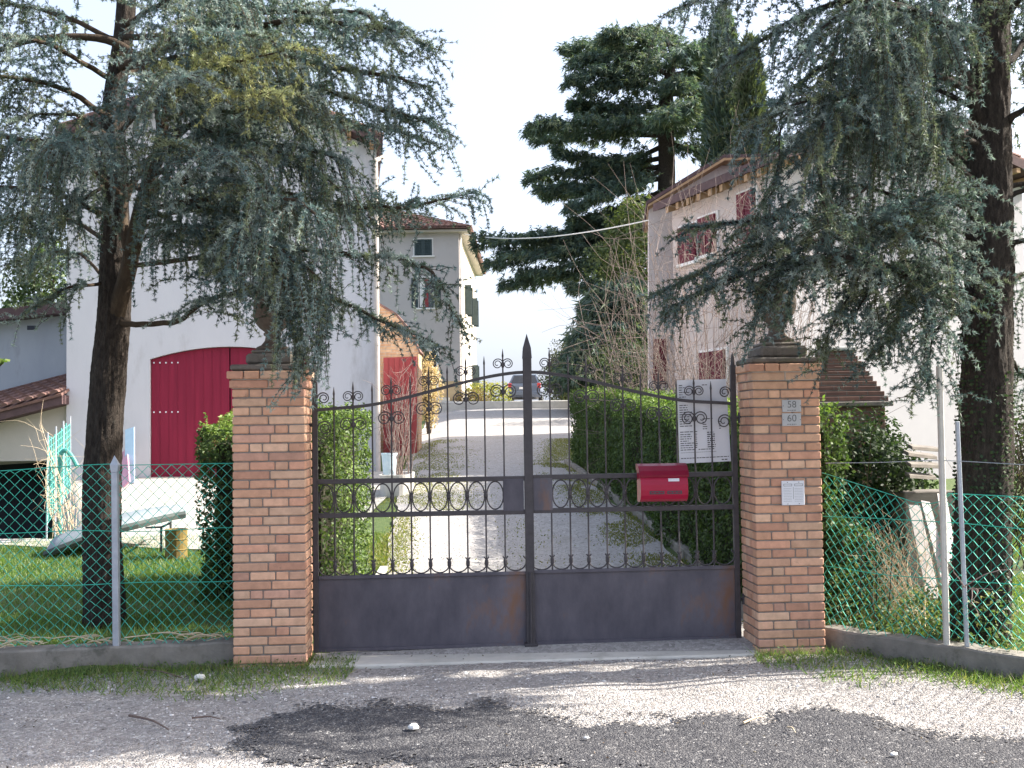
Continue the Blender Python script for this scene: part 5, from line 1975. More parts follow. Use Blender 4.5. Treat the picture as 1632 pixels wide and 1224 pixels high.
LM = [
    (Q((190, 110, 8.7), (380, 20, 8.2), (560, 12, 7.8), (625, 55, 7.5)), 0.045, .45, (.3, .85), .5),
    (Q((200, 60, 8.7), (420, 30, 8.0), (600, 40, 7.6), (690, 78, 7.4)), 0.04, .32, (.15, .5), .3),
    (Q((230, 130, 8.5), (420, 90, 7.9), (580, 110, 7.5), (690, 142, 7.3)), 0.04, .32, (.2, .6), .35),
    (Q((240, 160, 8.5), (450, 130, 8.1), (600, 165, 7.8), (705, 206, 7.6)), 0.035, .30, (.2, .6), .3),
    (Q((250, 230, 8.4), (330, 190, 7.8), (420, 165, 7.4), (490, 150, 7.1)), 0.035, .36, (.15, .35), .25),
    (Q((250, 250, 8.5), (420, 190, 8.4), (570, 195, 8.3), (690, 228, 8.2)), 0.035, .32, (.3, .8), .4),
    (Q((230, 330, 8.5), (420, 300, 8.0), (600, 320, 7.7), (760, 306, 7.5)), 0.035, .30, (.08, .3), .18),
    (Q((220, 350, 8.6), (420, 330, 8.5), (560, 335, 8.4), (665, 328, 8.3)), 0.03, .30, (.1, .4), .22),
    (Q((215, 420, 8.5), (430, 395, 7.8), (620, 410, 7.4), (690, 440, 7.2), (735, 520, 7.1)), 0.03, .24, (.08, .35), .2),
    (Q((180, 512, 8.72), (215, 514, 8.65), (285, 513, 8.5), (340, 480, 8.3), (470, 470, 7.7), (600, 515, 7.3), (690, 545, 7.1)), 0.04, .28, (.08, .35), .25),
    (Q((190, 310, 8.6), (100, 235, 8.2), (0, 215, 7.8), (-80, 215, 7.6)), 0.04, .45, (.2, .7), .5),
    (Q((180, 190, 8.7), (60, 130, 8.4), (-90, 120, 8.1)), 0.04, .45, (.2, .6), .42),
    (Q((185, 130, 8.7), (60, 60, 8.0), (-80, 50, 7.6)), 0.035, .42, (.15, .5), .4),
    (Q((190, 60, 8.8), (60, 10, 9.0), (-70, -10, 9.2)), 0.035, .42, (.15, .5), .4),
    (Q((175, 345, 8.6), (60, 300, 7.9), (-60, 305, 7.5)), 0.035, .40, (.2, .6), .5),
    (Q((170, 385, 8.8), (70, 350, 9.3), (-50, 365, 9.5)), 0.03, .40, (.2, .5), .4),
    (Q((165, 450, 8.7), (100, 462, 8.4), (40, 500, 8.2)), 0.022, .28, (.08, .3), .3),
    (Q((160, 440, 8.8), (110, 400, 9.2), (20, 420, 9.6)), 0.022, .26, (.1, .3), .3),
    (Q((225, 380, 8.4), (330, 370, 7.6), (430, 390, 7.05), (480, 430, 6.95)), 0.03, .38, (.25, .75), .55),
    (Q((235, 300, 8.4), (360, 290, 7.4), (470, 320, 6.9), (520, 370, 6.8)), 0.03, .38, (.25, .7), .55),
    (Q((240, 280, 8.4), (300, 240, 7.4), (370, 250, 6.7)), 0.03, .38, (.2, .65), .5),
    (Q((190, 250, 8.6), (140, 220, 7.4), (90, 230, 6.7)), 0.03, .38, (.2, .6), .5),
    (Q((195, 210, 8.6), (250, 140, 7.4), (300, 125, 6.7)), 0.03, .38, (.15, .5), .42),
    (Q((205, 110, 8.7), (320, 60, 7.4), (430, 60, 6.8)), 0.03, .38, (.2, .5), .42),
    (Q((195, 40, 8.8), (280, -20, 7.8), (360, -20, 7.2)), 0.03, .38, (.2, .5), .42),
    (Q((190, 190, 8.9), (290, 180, 9.8), (400, 200, 10.5)), 0.03, .42, (.2, .6), .42),
    (Q((188, 300, 8.9), (270, 300, 9.8), (350, 330, 10.4)), 0.03, .40, (.2, .6), .42),
    (Q((182, 250, 8.9), (120, 250, 9.8), (50, 270, 10.4)), 0.03, .40, (.2, .6), .42),
    (Q((200, 90, 8.9), (370, 70, 9.3), (540, 95, 9.6)), 0.035, .42, (.3, .8), .45),
    (Q((190, 120, 8.9), (300, 100, 10.0), (430, 110, 10.8)), 0.035, .42, (.3, .7), .42),
    (Q((230, 360, 8.6), (330, 400, 8.2), (420, 440, 7.9), (520, 480, 7.7)), 0.03, .36, (.15, .5), .42),
    (Q((215, 300, 8.7), (300, 330, 8.2), (400, 350, 7.9)), 0.03, .36, (.3, .8), .5),
    (Q((250, 220, 8.4), (340, 240, 8.0), (470, 230, 7.7), (560, 260, 7.5)), 0.03, .40, (.25, .8), .5),
    (Q((170, 280, 8.7), (120, 320, 8.2), (60, 380, 7.9)), 0.025, .34, (.15, .5), .42),
    (Q((480, 420, 7.1), (520, 460, 7.0), (505, 560, 7.0)), 0.01, .22, (.1, .4), .5),
    (Q((420, 400, 7.2), (450, 440, 7.1), (465, 540, 7.1)), 0.01, .22, (.2, .5), .55),
    (Q((430, 410, 7.3), (462, 450, 7.25), (476, 600, 7.25)), 0.01, .16, (.15, .4), .5),
    (Q((250, 260, 8.5), (340, 320, 8.6), (470, 350, 8.7)), 0.03, .38, (.25, .7), .5),
    (Q((250, 200, 8.5), (360, 150, 8.8), (500, 140, 9.0)), 0.03, .40, (.25, .8), .5),
    (Q((360, 420, 7.6), (400, 425, 7.3), (450, 440, 7.15)), 0.012, .28, (.15, .45), .6),
    (Q((230, 360, 8.4), (310, 370, 7.9), (400, 400, 7.5), (490, 400, 7.3)), 0.02, .36, (.2, .6), .55),
    (Q((260, 210, 8.3), (360, 210, 7.8), (450, 250, 7.4), (540, 300, 7.2)), 0.02, .38, (.25, .75), .55),
    (Q((190, 230, 8.7), (110, 180, 8.6), (20, 190, 8.5)), 0.03, .40, (.2, .6), .5),
]
for pts, r, sub, st, sp_ in LM:
    C.limb(pts, r, sub, st, sp_)
for pts in (Q((270, 140, 7.6), (330, 142, 7.2), (400, 140, 6.9), (470, 150, 6.75)), Q((300, 80, 7.6), (340, 90, 7.2), (395, 95, 7.0), (470, 75, 6.9)), Q((240, 105, 7.8), (300, 110, 7.5), (350, 85, 7.3))):
    C.limb(pts, 0.016, 0.22, (.05, .18), .08, 0.06, 0.2, YEL, 0.15)
# crown above the frame: what throws the dappled shade
for i in range(24):
    a = rng.uniform(0, 2 * math.pi)
    py = rng.uniform(-560, -40)
    p0 = W(203, py, 8.85)
    ln = np.interp(py, [-560, -40], [0.7, 2.6]) * rng.uniform(.7, 1.1)
    p1 = p0 + np.array((math.cos(a) * ln, math.sin(a) * ln, rng.uniform(-.5, .1)))
    C.limb([p0, (p0 + p1) / 2 + (0, 0, .12), p1], 0.03, .45, (.2, .5), .30, 0.16, 0.2, None, .25, 2.2)
C.finish(t, M['bark_brown'])

# ---- right cedar
BLUE2 = [tuple(np.array(q_) * 0.86) for q_ in BLUE]
rb = W(1562, 1035, 7.85)
t = thing('cedar_tree', 'weeping blue grey cedar with thick ivy clad trunk behind the right wire fence', 'tree', (rb[0], 7.85, 0.05), 'weeping cedars inside the fence')
base = np.array((rb[0], 7.85, -0.1))
TP = [base, W(1562, 1000, 7.85), W(1568, 800, 7.85), W(1573, 560, 7.85), W(1578, 380, 7.85), W(1578, 200, 7.85), W(1580, 0, 7.85), W(1583, -250, 7.9), W(1588, -640, 7.9)]
trunk_mesh(t, TP, [0.225, 0.20, 0.188, 0.175, 0.165, 0.145, 0.135, 0.10, 0.03], M['bark'], fine=True)
C = Cedar(2.2)
C.tints = BLUE2
C.limbs.append((spline(Q((1562, 190, 7.8), (1545, 140, 7.75), (1518, 80, 7.65), (1496, 30, 7.6), (1488, -40, 7.6)), 20), np.linspace(0.05, 0.03, 20)))
LM = [
    (Q((1500, 40, 7.6), (1340, -30, 7.4), (1200, -30, 7.2), (1090, 10, 7.1)), .035, .34, (.1, .35), .25),
    (Q((1570, 60, 7.7), (1400, 10, 7.4), (1260, 40, 7.3), (1165, 95, 7.25)), .04, .42, (.2, .6), .42),
    (Q((1560, 150, 7.7), (1420, 90, 7.5), (1290, 120, 7.4), (1185, 215, 7.35)), .04, .40, (.25, .7), .5),
    (Q((1555, 200, 7.7), (1440, 160, 7.1), (1310, 150, 6.7), (1225, 190, 6.6)), .035, .38, (.2, .6), .45),
    (Q((1560, 230, 7.7), (1440, 170, 7.0), (1330, 170, 6.55), (1300, 260, 6.5), (1320, 360, 6.5)), .03, .38, (.2, .6), .5),
    (Q((1565, 300, 7.7), (1470, 220, 7.3), (1380, 200, 7.0), (1290, 220, 6.9)), .03, .40, (.3, .8), .55),
    (Q((1560, 90, 7.7), (1480, 60, 7.0), (1390, 80, 6.5)), .03, .40, (.3, .8), .5),
    (Q((1555, 120, 7.8), (1450, 100, 8.5), (1340, 110, 9.1)), .03, .40, (.3, .8), .5),
    (Q((1560, 60, 7.8), (1430, 40, 8.4), (1290, 60, 8.9)), .03, .40, (.3, .8), .45),
    (Q((1560, 240, 7.9), (1470, 220, 8.8), (1390, 230, 9.4)), .03, .40, (.3, .7), .45),
    (Q((1545, 510, 7.8), (1510, 480, 7.6), (1440, 430, 7.4), (1330, 410, 7.2), (1200, 430, 7.05), (1060, 500, 6.95)), .045, .30, (.08, .35), .22),
    (Q((1555, 430, 7.7), (1430, 370, 7.4), (1260, 350, 7.2), (1090, 362, 7.1)), .035, .28, (.08, .3), .22),
    (Q((1340, 410, 7.2), (1230, 390, 7.0), (1120, 440, 6.9), (1040, 470, 6.85)), .018, .24, (.06, .25), .2),
    (Q((1550, 480, 7.7), (1400, 420, 7.1), (1290, 420, 6.85), (1225, 470, 6.8)), .03, .36, (.15, .45), .5),
    (Q((1545, 400, 7.7), (1460, 330, 7.0), (1390, 340, 6.7)), .03, .38, (.3, .8), .55),
    (Q((1540, 470, 7.7), (1470, 430, 7.4), (1400, 450, 7.2), (1350, 520, 7.1)), .028, .34, (.15, .5), .5),
    (Q((1520, 490, 7.6), (1450, 460, 7.5), (1430, 520, 7.4), (1400, 560, 7.35)), .025, .32, (.15, .45), .5),
    (Q((1555, 350, 7.7), (1480, 310, 7.5), (1420, 360, 7.3)), .025, .36, (.2, .6), .5),
    (Q((1560, 330, 7.7), (1500, 310, 7.0), (1460, 360, 6.7)), .025, .34, (.2, .6), .5),
    (Q((1545, 380, 7.8), (1450, 360, 8.5), (1360, 400, 9.0)), .025, .36, (.2, .6), .45),
    (Q((1540, 450, 7.7), (1500, 440, 7.3), (1480, 520, 7.1), (1470, 600, 7.1)), .016, .24, (.1, .35), .42),
    (Q((1300, 420, 6.9), (1270, 440, 6.8), (1250, 490, 6.8)), .012, .26, (.1, .3), .5),
    (Q((1380, 300, 6.8), (1330, 330, 6.7), (1300, 420, 6.65)), .012, .28, (.15, .5), .5),
    (Q((1600, 320, 7.8), (1680, 290, 7.8), (1790, 300, 7.7)), 0.03, .38, (.2, .5), .42),
    (Q((1560, 180, 7.9), (1450, 140, 8.3), (1320, 180, 8.6), (1240, 260, 8.7)), .03, .42, (.3, .8), .5),
    (Q((1565, 110, 7.9), (1470, 30, 8.2), (1380, 20, 8.5)), .03, .42, (.3, .8), .5),
    (Q((1565, 270, 7.9), (1500, 240, 8.3), (1430, 270, 8.6)), .03, .40, (.3, .8), .5),
    (Q((1560, 60, 7.7), (1450, 10, 7.1), (1350, 20, 6.8), (1270, 80, 6.7)), .03, .42, (.3, .8), .5),
    (Q((1340, 400, 7.0), (1285, 415, 6.85), (1235, 445, 6.8), (1205, 500, 6.8)), .012, .26, (.08, .3), .5),
    (Q((1330, 380, 6.95), (1270, 390, 6.8), (1215, 400, 6.75)), .012, .26, (.12, .35), .6),
    (Q((1550, 420, 7.7), (1500, 410, 7.3), (1450, 450, 7.1), (1425, 540, 7.1)), .02, .30, (.2, .55), .5),
    (Q((1548, 470, 7.8), (1490, 460, 7.9), (1440, 490, 8.0), (1390, 560, 8.1)), .02, .30, (.2, .5), .5),
    (Q((1545, 520, 7.7), (1515, 500, 7.4), (1490, 540, 7.2), (1478, 620, 7.15)), .014, .24, (.1, .35), .45),
    (Q((1420, 430, 7.4), (1370, 450, 7.3), (1330, 500, 7.25), (1310, 560, 7.25)), .014, .28, (.1, .35), .5),
    (Q((1480, 380, 7.5), (1400, 360, 7.3), (1320, 380, 7.2), (1250, 420, 7.1)), .02, .32, (.15, .5), .5),
    (Q((1450, 330, 7.6), (1350, 300, 7.6), (1270, 320, 7.6), (1200, 370, 7.6)), .02, .32, (.15, .5), .45),
    (Q((1250, 200, 6.7), (1240, 270, 6.65), (1210, 330, 6.6)), .010, .24, (.1, .35), .45),
    (Q((1598, 205, 7.8), (1630, 175, 7.7), (1720, 130, 7.5)), .05, .42, (.2, .5), .4),
    (Q((1600, 400, 7.8), (1640, 380, 7.7), (1740, 380, 7.6)), .04, .38, (.15, .5), .42),
    (Q((1598, 100, 7.8), (1660, 50, 8.2), (1750, 60, 8.6)), .04, .42, (.2, .6), .45),
    (Q((1598, 40, 7.8), (1640, -10, 7.3), (1730, 0, 7.0)), .04, .42, (.2, .6), .45),
    (Q((1596, 470, 7.8), (1640, 440, 8.2), (1740, 470, 8.6)), .03, .36, (.15, .5), .42),
    (Q((1596, 560, 7.9), (1640, 600, 8.4), (1700, 650, 8.9)), .022, .30, (.1, .3), .35),
    (Q((1600, 300, 7.8), (1680, 280, 7.8), (1790, 300, 7.7)), .03, .38, (.2, .5), .42),
]
for pts, r, sub, st, sp_ in LM:
    C.limb(pts, r, sub, st, sp_)
for i in range(34):
    a = rng.uniform(0, 2 * math.pi)
    py = rng.uniform(-640, -20)
    p0 = W(1582, py, 7.87)
    ln = np.interp(py, [-640, -20], [0.8, 3.3]) * rng.uniform(.7, 1.15)
    p1 = p0 + np.array((math.cos(a) * ln, math.sin(a) * ln, rng.uniform(-.6, .1)))
    if p1[1] < 5.6:
        p1[1] = 5.6
    C.limb([p0, (p0 + p1) / 2 + (0, 0, .12), p1], 0.035, .48, (.2, .5), .30, 0.15, 0.2, None, .25, 2.2)
C.finish(t, M['bark'])
# ivy on the trunk
n = 7000
h = rng.uniform(0, 1, n) ** 1.2
k = spline(TP[:6], 200)
idx = (h * 140).astype(int)
ang = rng.uniform(0, 2 * math.pi, n)
dens = (vnoise(ang * 2.5, h * 7) > 0.42) | (h < 0.12)
ang, idx, h = ang[dens], idx[dens], h[dens]
nr = np.stack([np.cos(ang), np.sin(ang), np.full(len(ang), 0.2)], -1)
P = k[idx] + nr * np.array((1, 1, 0)) * (np.interp(idx / 199.0, [0, .2, .4, .6, .8, 1], [.225, .195, .19, .18, .172, .162])[:, None] + rng.uniform(-0.005, 0.022, (len(ang), 1)))
sp = Soup(4)
leaves(sp, P, nr, 0.028, 0.022, pick([(0.03, .055, .024), (.045, .075, .03), (.03, .045, .022)], len(P)), 0.7)
iv = sp.build('ivy', M['leaf'], t)
q = MB()
for i in range(9):
    a = rng.uniform(math.pi, 2 * math.pi)
    pts = []
    for j in range(14):
        a += rng.normal() * 0.10
        p = k[int(j / 14 * (60 + 90 * rng.random() * 0.2))]
        pts.append(p + np.array((math.cos(a), math.sin(a), 0)) * 0.20)
    q.tube(pts, 0.007, 5)
q.build('ivy_stem', M['bark_brown'], t)


# ------------------------------------------------------------------ far conifers
DARK = [(0.078, 0.122, 0.100), (0.100, 0.145, 0.112), (0.064, 0.100, 0.090), (0.14, 0.170, 0.105)]


def far_limb(sp, wood, pts, spread, n, size, cols, r=0.1, thick=0.25, droop=-0.55):
    P = spline(pts, 30)
    if wood is not None:
        wood.tube(P, np.linspace(r, 0.02, 30), 5)
    T = unit(np.gradient(P, axis=0))
    lat = unit(np.cross(T, (0, 0, 1)))
    t = rng.uniform(0.12, 1, n) ** 0.75
    i = np.clip((t * 29).astype(int), 0, 29)
    ww = spread * (1.1 - 0.8 * t)
    l = rng.normal(size=n) * 0.55 * ww
    clump = np.sin(t * 23 + np.sign(l) * 1.3 + rng.uniform(0, 6)) * 0.10 * spread
    p = P[i] + lat[i] * l[:, None] + rng.normal(size=(n, 3)) * 0.08
    p[:, 2] += rng.normal(size=n) * thick * 0.5 + clump - np.abs(l) * 0.18
    ax = unit(lat[i] * np.sign(l)[:, None] * 0.8 + T[i] * 0.8 + np.array((0, 0, droop)))
    c = pick(cols, n) * (0.85 + 0.3 * rng.random((n, 1)))
    tufts(sp, p, ax * 3.0, rng.uniform(size * .7, size * 1.3, n), c, 7, 0.22, droop * 0.4, 0.9)


D = 45.0
b = W(1064, 640, D)
t = thing('cedar_of_lebanon', 'tall dark cedar with flat tiers of branches rising behind the pink house', 'tree', (b[0], D, 2.4))
trunk_mesh(t, [np.array((b[0], D, 2.0)), W(1064, 560, D), W(1063, 380, D), W(1062, 240, D), W(1062, 150, D), W(1078, 80, D)], [0.5, .45, .40, .34, .28, .1], M['bark'])
sp, wd = Soup(3), MB()
FL = [
    ((1070, 110), (985, 75), (895, 80), 2.2, 620), ((1075, 100), (1010, 58), (960, 55), 2.0, 480), ((1075, 95), (1060, 60), (1040, 50), 2.0, 420), ((1075, 100), (1120, 70), (1150, 75), 2.0, 450),
    ((1068, 140), (980, 110), (900, 130), 2.0, 520), ((1065, 150), (990, 130), (925, 145), 1.8, 380), ((1068, 130), (1130, 100), (1190, 110), 2.2, 560), ((1068, 150), (1140, 150), (1210, 170), 2.0, 420),
    ((1064, 208), (950, 195), (838, 200), 2.4, 700), ((1063, 205), (970, 180), (905, 165), 1.8, 420), ((1063, 215), (940, 215), (845, 222), 1.8, 420), ((1063, 230), (985, 258), (880, 240), 2.0, 500),
    ((1062, 250), (980, 265), (832, 282), 2.4, 700), ((1062, 262), (960, 290), (860, 312), 2.2, 560), ((1062, 270), (980, 300), (900, 335), 2.0, 460), ((1062, 300), (1000, 330), (930, 355), 2.0, 420),
    ((1066, 190), (1130, 200), (1230, 195), 2.2, 480), ((1066, 230), (1130, 240), (1250, 225), 2.2, 480), ((1066, 300), (1120, 300), (1200, 290), 2.0, 420),
    ((1062, 390), (930, 372), (745, 386), 2.4, 800), ((1062, 400), (950, 395), (790, 405), 2.2, 640), ((1062, 410), (960, 430), (790, 455), 2.0, 520), ((1062, 380), (990, 365), (900, 368), 2.0, 460),
    ((1062, 430), (1000, 440), (900, 460), 1.8, 360), ((1062, 395), (940, 395), (765, 420), 2.2, 560), ((1062, 405), (960, 415), (820, 440), 2.2, 560), ((1062, 385), (950, 380), (830, 388), 2.2, 520),
    ((1063, 282), (960, 300), (850, 300), 1.6, 360), ((1068, 120), (1000, 90), (905, 100), 2.0, 460), ((1070, 120), (1150, 110), (1220, 130), 2.2, 520), ((1066, 170), (1000, 170), (920, 165), 1.8, 380), ((1066, 170), (1140, 180), (1230, 190), 2.0, 420),
    ((1062, 440), (1010, 455), (940, 470), 1.8, 360), ((1062, 330), (990, 345), (905, 350), 2.0, 420), ((1062, 350), (1010, 350), (960, 345), 2.0, 380),
]
for a, m_, e, s_, n in FL:
    dz = rng.uniform(-2.5, 2.5)
    far_limb(sp, wd, [W(*a, D), W(*m_, D + dz * .5), W(*e, D + dz)], s_ * .66, int(n * 1.7), 0.22, DARK, 0.13, 0.14)
for k_ in range(6):       # limbs toward and away from the viewer
    py = rng.uniform(90, 420)
    p0 = W(1064, py, D)
    an = rng.choice((-1, 1)) * rng.uniform(1.2, 1.9)
    ln = rng.uniform(3, 6)
    p1 = p0 + np.array((math.cos(an) * ln * .6, math.sin(an) * ln, -.4))
    far_limb(sp, wd, [p0, (p0 + p1) / 2 + (0, 0, .3), p1], 1.3, 450, 0.24, DARK, 0.10, 0.12)
wd.build('limbs', M['bark'], t)
sp.build('crown', M['far_needle'], t)

# drooping conifer lower down
D = 36.0
b = W(965, 640, D)
t = thing('spruce_tree', 'dark drooping spruce with pale trunk below the flat tiered cedar', 'tree', (b[0], D, 2.0))
trunk_mesh(t, [np.array((b[0], D, 1.7)), W(962, 600, D), W(975, 560, D), W(985, 500, D), W(990, 440, D)], [.20, .18, .15, .10, .03], M['pale_concrete'] if False else M['bark'])
sp, wd = Soup(3), MB()
for i in range(44):
    py = rng.uniform(438, 606)
    px0 = np.interp(py, [440, 600], [990, 963])
    lnp = np.interp(py, [440, 590], [45, 118]) * rng.uniform(.7, 1.15)
    an = rng.uniform(0, 2 * math.pi)
    p0 = W(px0, py, D)
    ln = lnp / 1725 * D
    p1 = p0 + np.array((math.cos(an) * ln, math.sin(an) * ln, -ln * .35))
    far_limb(sp, wd, [p0, (p0 + p1) / 2 + (0, 0, .1), p1], 1.0, 260, 0.28, DARK, 0.05, 0.2, -0.8)
wd.build('limbs', M['bark'], t)
sp.build('crown', M['far_needle'], t)


def cypress(px, py0, py1, wpx, D, label, n, cols):
    b = W(px, py1, D)
    zt_ = W(px, py0, D)[2]
    zg = float(ground_z(b[0], D))
    t = thing('cypress_tree', label, 'tree', (b[0], D, zg), 'cypresses beside the tiered cedar')
    q = MB()
    q.tube([(b[0], D, zg - .2), (b[0], D, zt_ - .6)], [0.22, 0.05], 8)
    q.build('trunk', M['bark'], t, smooth=True)
    H = zt_ - zg
    R = wpx / 1725 * D / 2
    h = rng.random(n)
    an = rng.uniform(0, 2 * math.pi, n)
    prof = np.interp(h, [0, .08, .3, .6, .85, .95, 1], [.3, .75, 1, .95, .75, .42, 0.05])
    lump = 0.82 + 0.36 * vnoise(an * 2.2 + px, h * H * 0.9)
    r = R * prof * lump * np.sqrt(rng.uniform(0.35, 1, n))
    P = np.stack([b[0] + r * np.cos(an), D + r * np.sin(an), zg + h * H], -1)
    ax = np.stack([np.cos(an) * .5, np.sin(an) * .5, np.ones(n)], -1)
    sp = Soup(3)
    tufts(sp, P, ax * 1.6, rng.uniform(0.2, 0.4, n), pick(cols, n), 5, 0.3, 0.6, 0.8)
    sp.build('crown', M['far_needle'], t)


OLV = [(0.06, 0.085, 0.04), (0.085, 0.105, 0.05), (0.045, 0.065, 0.035), (0.10, 0.115, 0.06)]
cypress(1160, 24, 420, 66, 38.0, 'broad dark cypress column standing left of the slimmer one behind the pink house', 9000, DARK + OLV[:1])
cypress(1202, 70, 420, 50, 36.5, 'slimmer olive green cypress with its right edge in sun, in front of the dark one', 8000, OLV)


# ------------------------------------------------------------------ leafy plants
def bush(name, label, cat, c, rad3, n, leaf, cols, mat='leaf', core=True, stems=8, group=None, lumps=0.35, zg=None):
    c = np.asarray(c, float)
    zg = float(ground_z(c[0], c[1])) if zg is None else zg
    t = thing(name, label, cat, (c[0], c[1], zg), group)
    d = unit(rng.normal(size=(n, 3)))
    seed = rng.uniform(0, 50)
    k = (1 - lumps) + 2 * lumps * vnoise(np.arctan2(d[:, 1], d[:, 0]) * 1.6 + seed, d[:, 2] * 2.5 + seed)
    r = rng.uniform(0.35, 1.0, n) ** 0.45
    P = c + d * (np.asarray(rad3) * (k * r)[:, None])
    P[:, 2] = np.maximum(P[:, 2], zg + 0.02)
    sp = Soup(4)
    leaves(sp, P, d + (0, 0, 0.25), leaf, leaf * 0.5, pick(cols, n), 0.8)
    sp.build('foliage', M[mat], t)
    q = MB()
    for i in range(stems):
        a = rng.uniform(0, 2 * math.pi)
        tip = c + np.array((math.cos(a) * rad3[0] * .6, math.sin(a) * rad3[1] * .6, rad3[2] * rng.uniform(-.1, .8)))
        b0 = np.array((c[0] + math.cos(a) * .1 * rad3[0], c[1] + math.sin(a) * .1 * rad3[1], zg - .05))
        q.tube(spline([b0, (b0 + tip) / 2 + rng.normal(size=3) * .05 * rad3[0], tip], 8), np.linspace(.02, .006, 8) * max(1, rad3[2] * .7), 5)
    q.build('stems', M['bark_brown'], t)
    return t


HG = [(0.055, 0.095, 0.03), (0.075, 0.125, 0.04), (0.045, 0.075, 0.028), (0.10, 0.15, 0.05)]


def hedge(name, label, corners, h0, h1, n, leaf, cols, lit_top_cols=None, side_jit=0.07):
    """corners: near-left, near-right, far-right, far-left on the ground (x, y); heights above ground near and far"""
    c = [np.array(p, float) for p in corners]
    ctr = sum(c) / 4
    zg = float(ground_z(*ctr))
    t = thing(name, label, 'hedge', (ctr[0], ctr[1], zg))
    g = lambda p: float(ground_z(p[0], p[1]))
    hh = (h0, h0, h1, h1)
    B = [np.array((*p, g(p) - 0.03)) for p in c]
    T = [np.array((*p, g(p) + k)) for p, k in zip(c, hh)]
    # twiggy body a little inside
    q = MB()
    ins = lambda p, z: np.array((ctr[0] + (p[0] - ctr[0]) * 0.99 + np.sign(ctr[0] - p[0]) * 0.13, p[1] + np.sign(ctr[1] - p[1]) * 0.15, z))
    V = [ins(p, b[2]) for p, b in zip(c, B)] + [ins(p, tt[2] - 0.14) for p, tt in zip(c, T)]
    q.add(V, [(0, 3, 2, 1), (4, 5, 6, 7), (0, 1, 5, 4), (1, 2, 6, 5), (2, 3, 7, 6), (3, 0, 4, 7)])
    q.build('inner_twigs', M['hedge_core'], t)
    faces = [(B[0], B[1], T[1], T[0]), (B[1], B[2], T[2], T[1]), (B[2], B[3], T[3], T[2]), (B[3], B[0], T[0], T[3]), (T[0], T[1], T[2], T[3])]
    ar = [np.linalg.norm(np.cross(f[1] - f[0], f[3] - f[0])) for f in faces]
    sp = Soup(4)
    for k, f in enumerate(faces):
        m_ = int(n * ar[k] / sum(ar))
        u, v = rng.random((m_, 1)), rng.random((m_, 1))
        p = f[0] * (1 - u) * (1 - v) + f[1] * u * (1 - v) + f[2] * u * v + f[3] * (1 - u) * v
        nn = unit(np.cross(f[1] - f[0], f[3] - f[0]))
        if np.dot(nn, (f[0] + f[2]) / 2 - np.array((*ctr, zg + h0 / 2))) < 0:
            nn = -nn
        ln = np.linalg.norm(f[1] - f[0])
        lump = (vnoise(u[:, 0] * ln * 2.2 + k * 7, v[:, 0] * 3.5) - 0.5) * 0.16 + (vnoise(u[:, 0] * ln * 7 + k * 7, v[:, 0] * 11) - 0.5) * 0.08
        p = p + nn * (lump - np.abs(rng.normal(size=m_)) * side_jit + 0.02)[:, None]
        hol = vnoise(u[:, 0] * ln * 3.3 + k * 17, v[:, 0] * 5 + 3) + 0.35 * vnoise(u[:, 0] * ln * 11, v[:, 0] * 17 + k) > 0.38
        p = p[hol]
        m_ = len(p)
        cc = pick(cols, m_)
        if k == 4 and lit_top_cols is not None:
            cc = pick(lit_top_cols, m_)  # brighter leaves on the top face, sunlight put into their colour
        leaves(sp, p, nn + (0, 0, 0.2), leaf, leaf * 0.55, cc, 0.75)
    # stray shoots out of the top
    for i in range(int(60 * max(1, ar[4]))):
        u, v = rng.random(), rng.random()
        f = faces[4]
        p = f[0] * (1 - u) * (1 - v) + f[1] * u * (1 - v) + f[2] * u * v + f[3] * (1 - u) * v
        L_ = rng.uniform(.03, .14)
        pts = p + np.linspace(0, 1, 5)[:, None] * np.array((rng.normal() * .03, rng.normal() * .03, L_))
        leaves(sp, pts, rng.normal(size=(5, 3)), leaf, leaf * .5, pick(lit_top_cols if lit_top_cols is not None else cols, 5), .8)
    sp.build('foliage', M['leaf'], t)
    return t


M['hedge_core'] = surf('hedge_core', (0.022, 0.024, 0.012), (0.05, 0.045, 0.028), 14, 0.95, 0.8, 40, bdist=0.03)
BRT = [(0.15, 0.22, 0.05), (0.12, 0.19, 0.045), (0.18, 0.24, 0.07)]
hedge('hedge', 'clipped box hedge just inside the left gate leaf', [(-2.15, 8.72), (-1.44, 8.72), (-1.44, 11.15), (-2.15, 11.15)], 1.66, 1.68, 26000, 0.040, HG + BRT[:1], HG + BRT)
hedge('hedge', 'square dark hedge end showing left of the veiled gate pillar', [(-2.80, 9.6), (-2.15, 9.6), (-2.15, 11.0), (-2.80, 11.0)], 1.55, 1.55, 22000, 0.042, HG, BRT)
hedge('hedge', 'long tall hedge running up the right side of the drive behind the notice board', [(2.00, 8.95), (2.75, 8.95), (2.2, 22.0), (1.18, 22.0)], 1.66, 1.46, 110000, 0.048, HG, BRT + HG[:2])

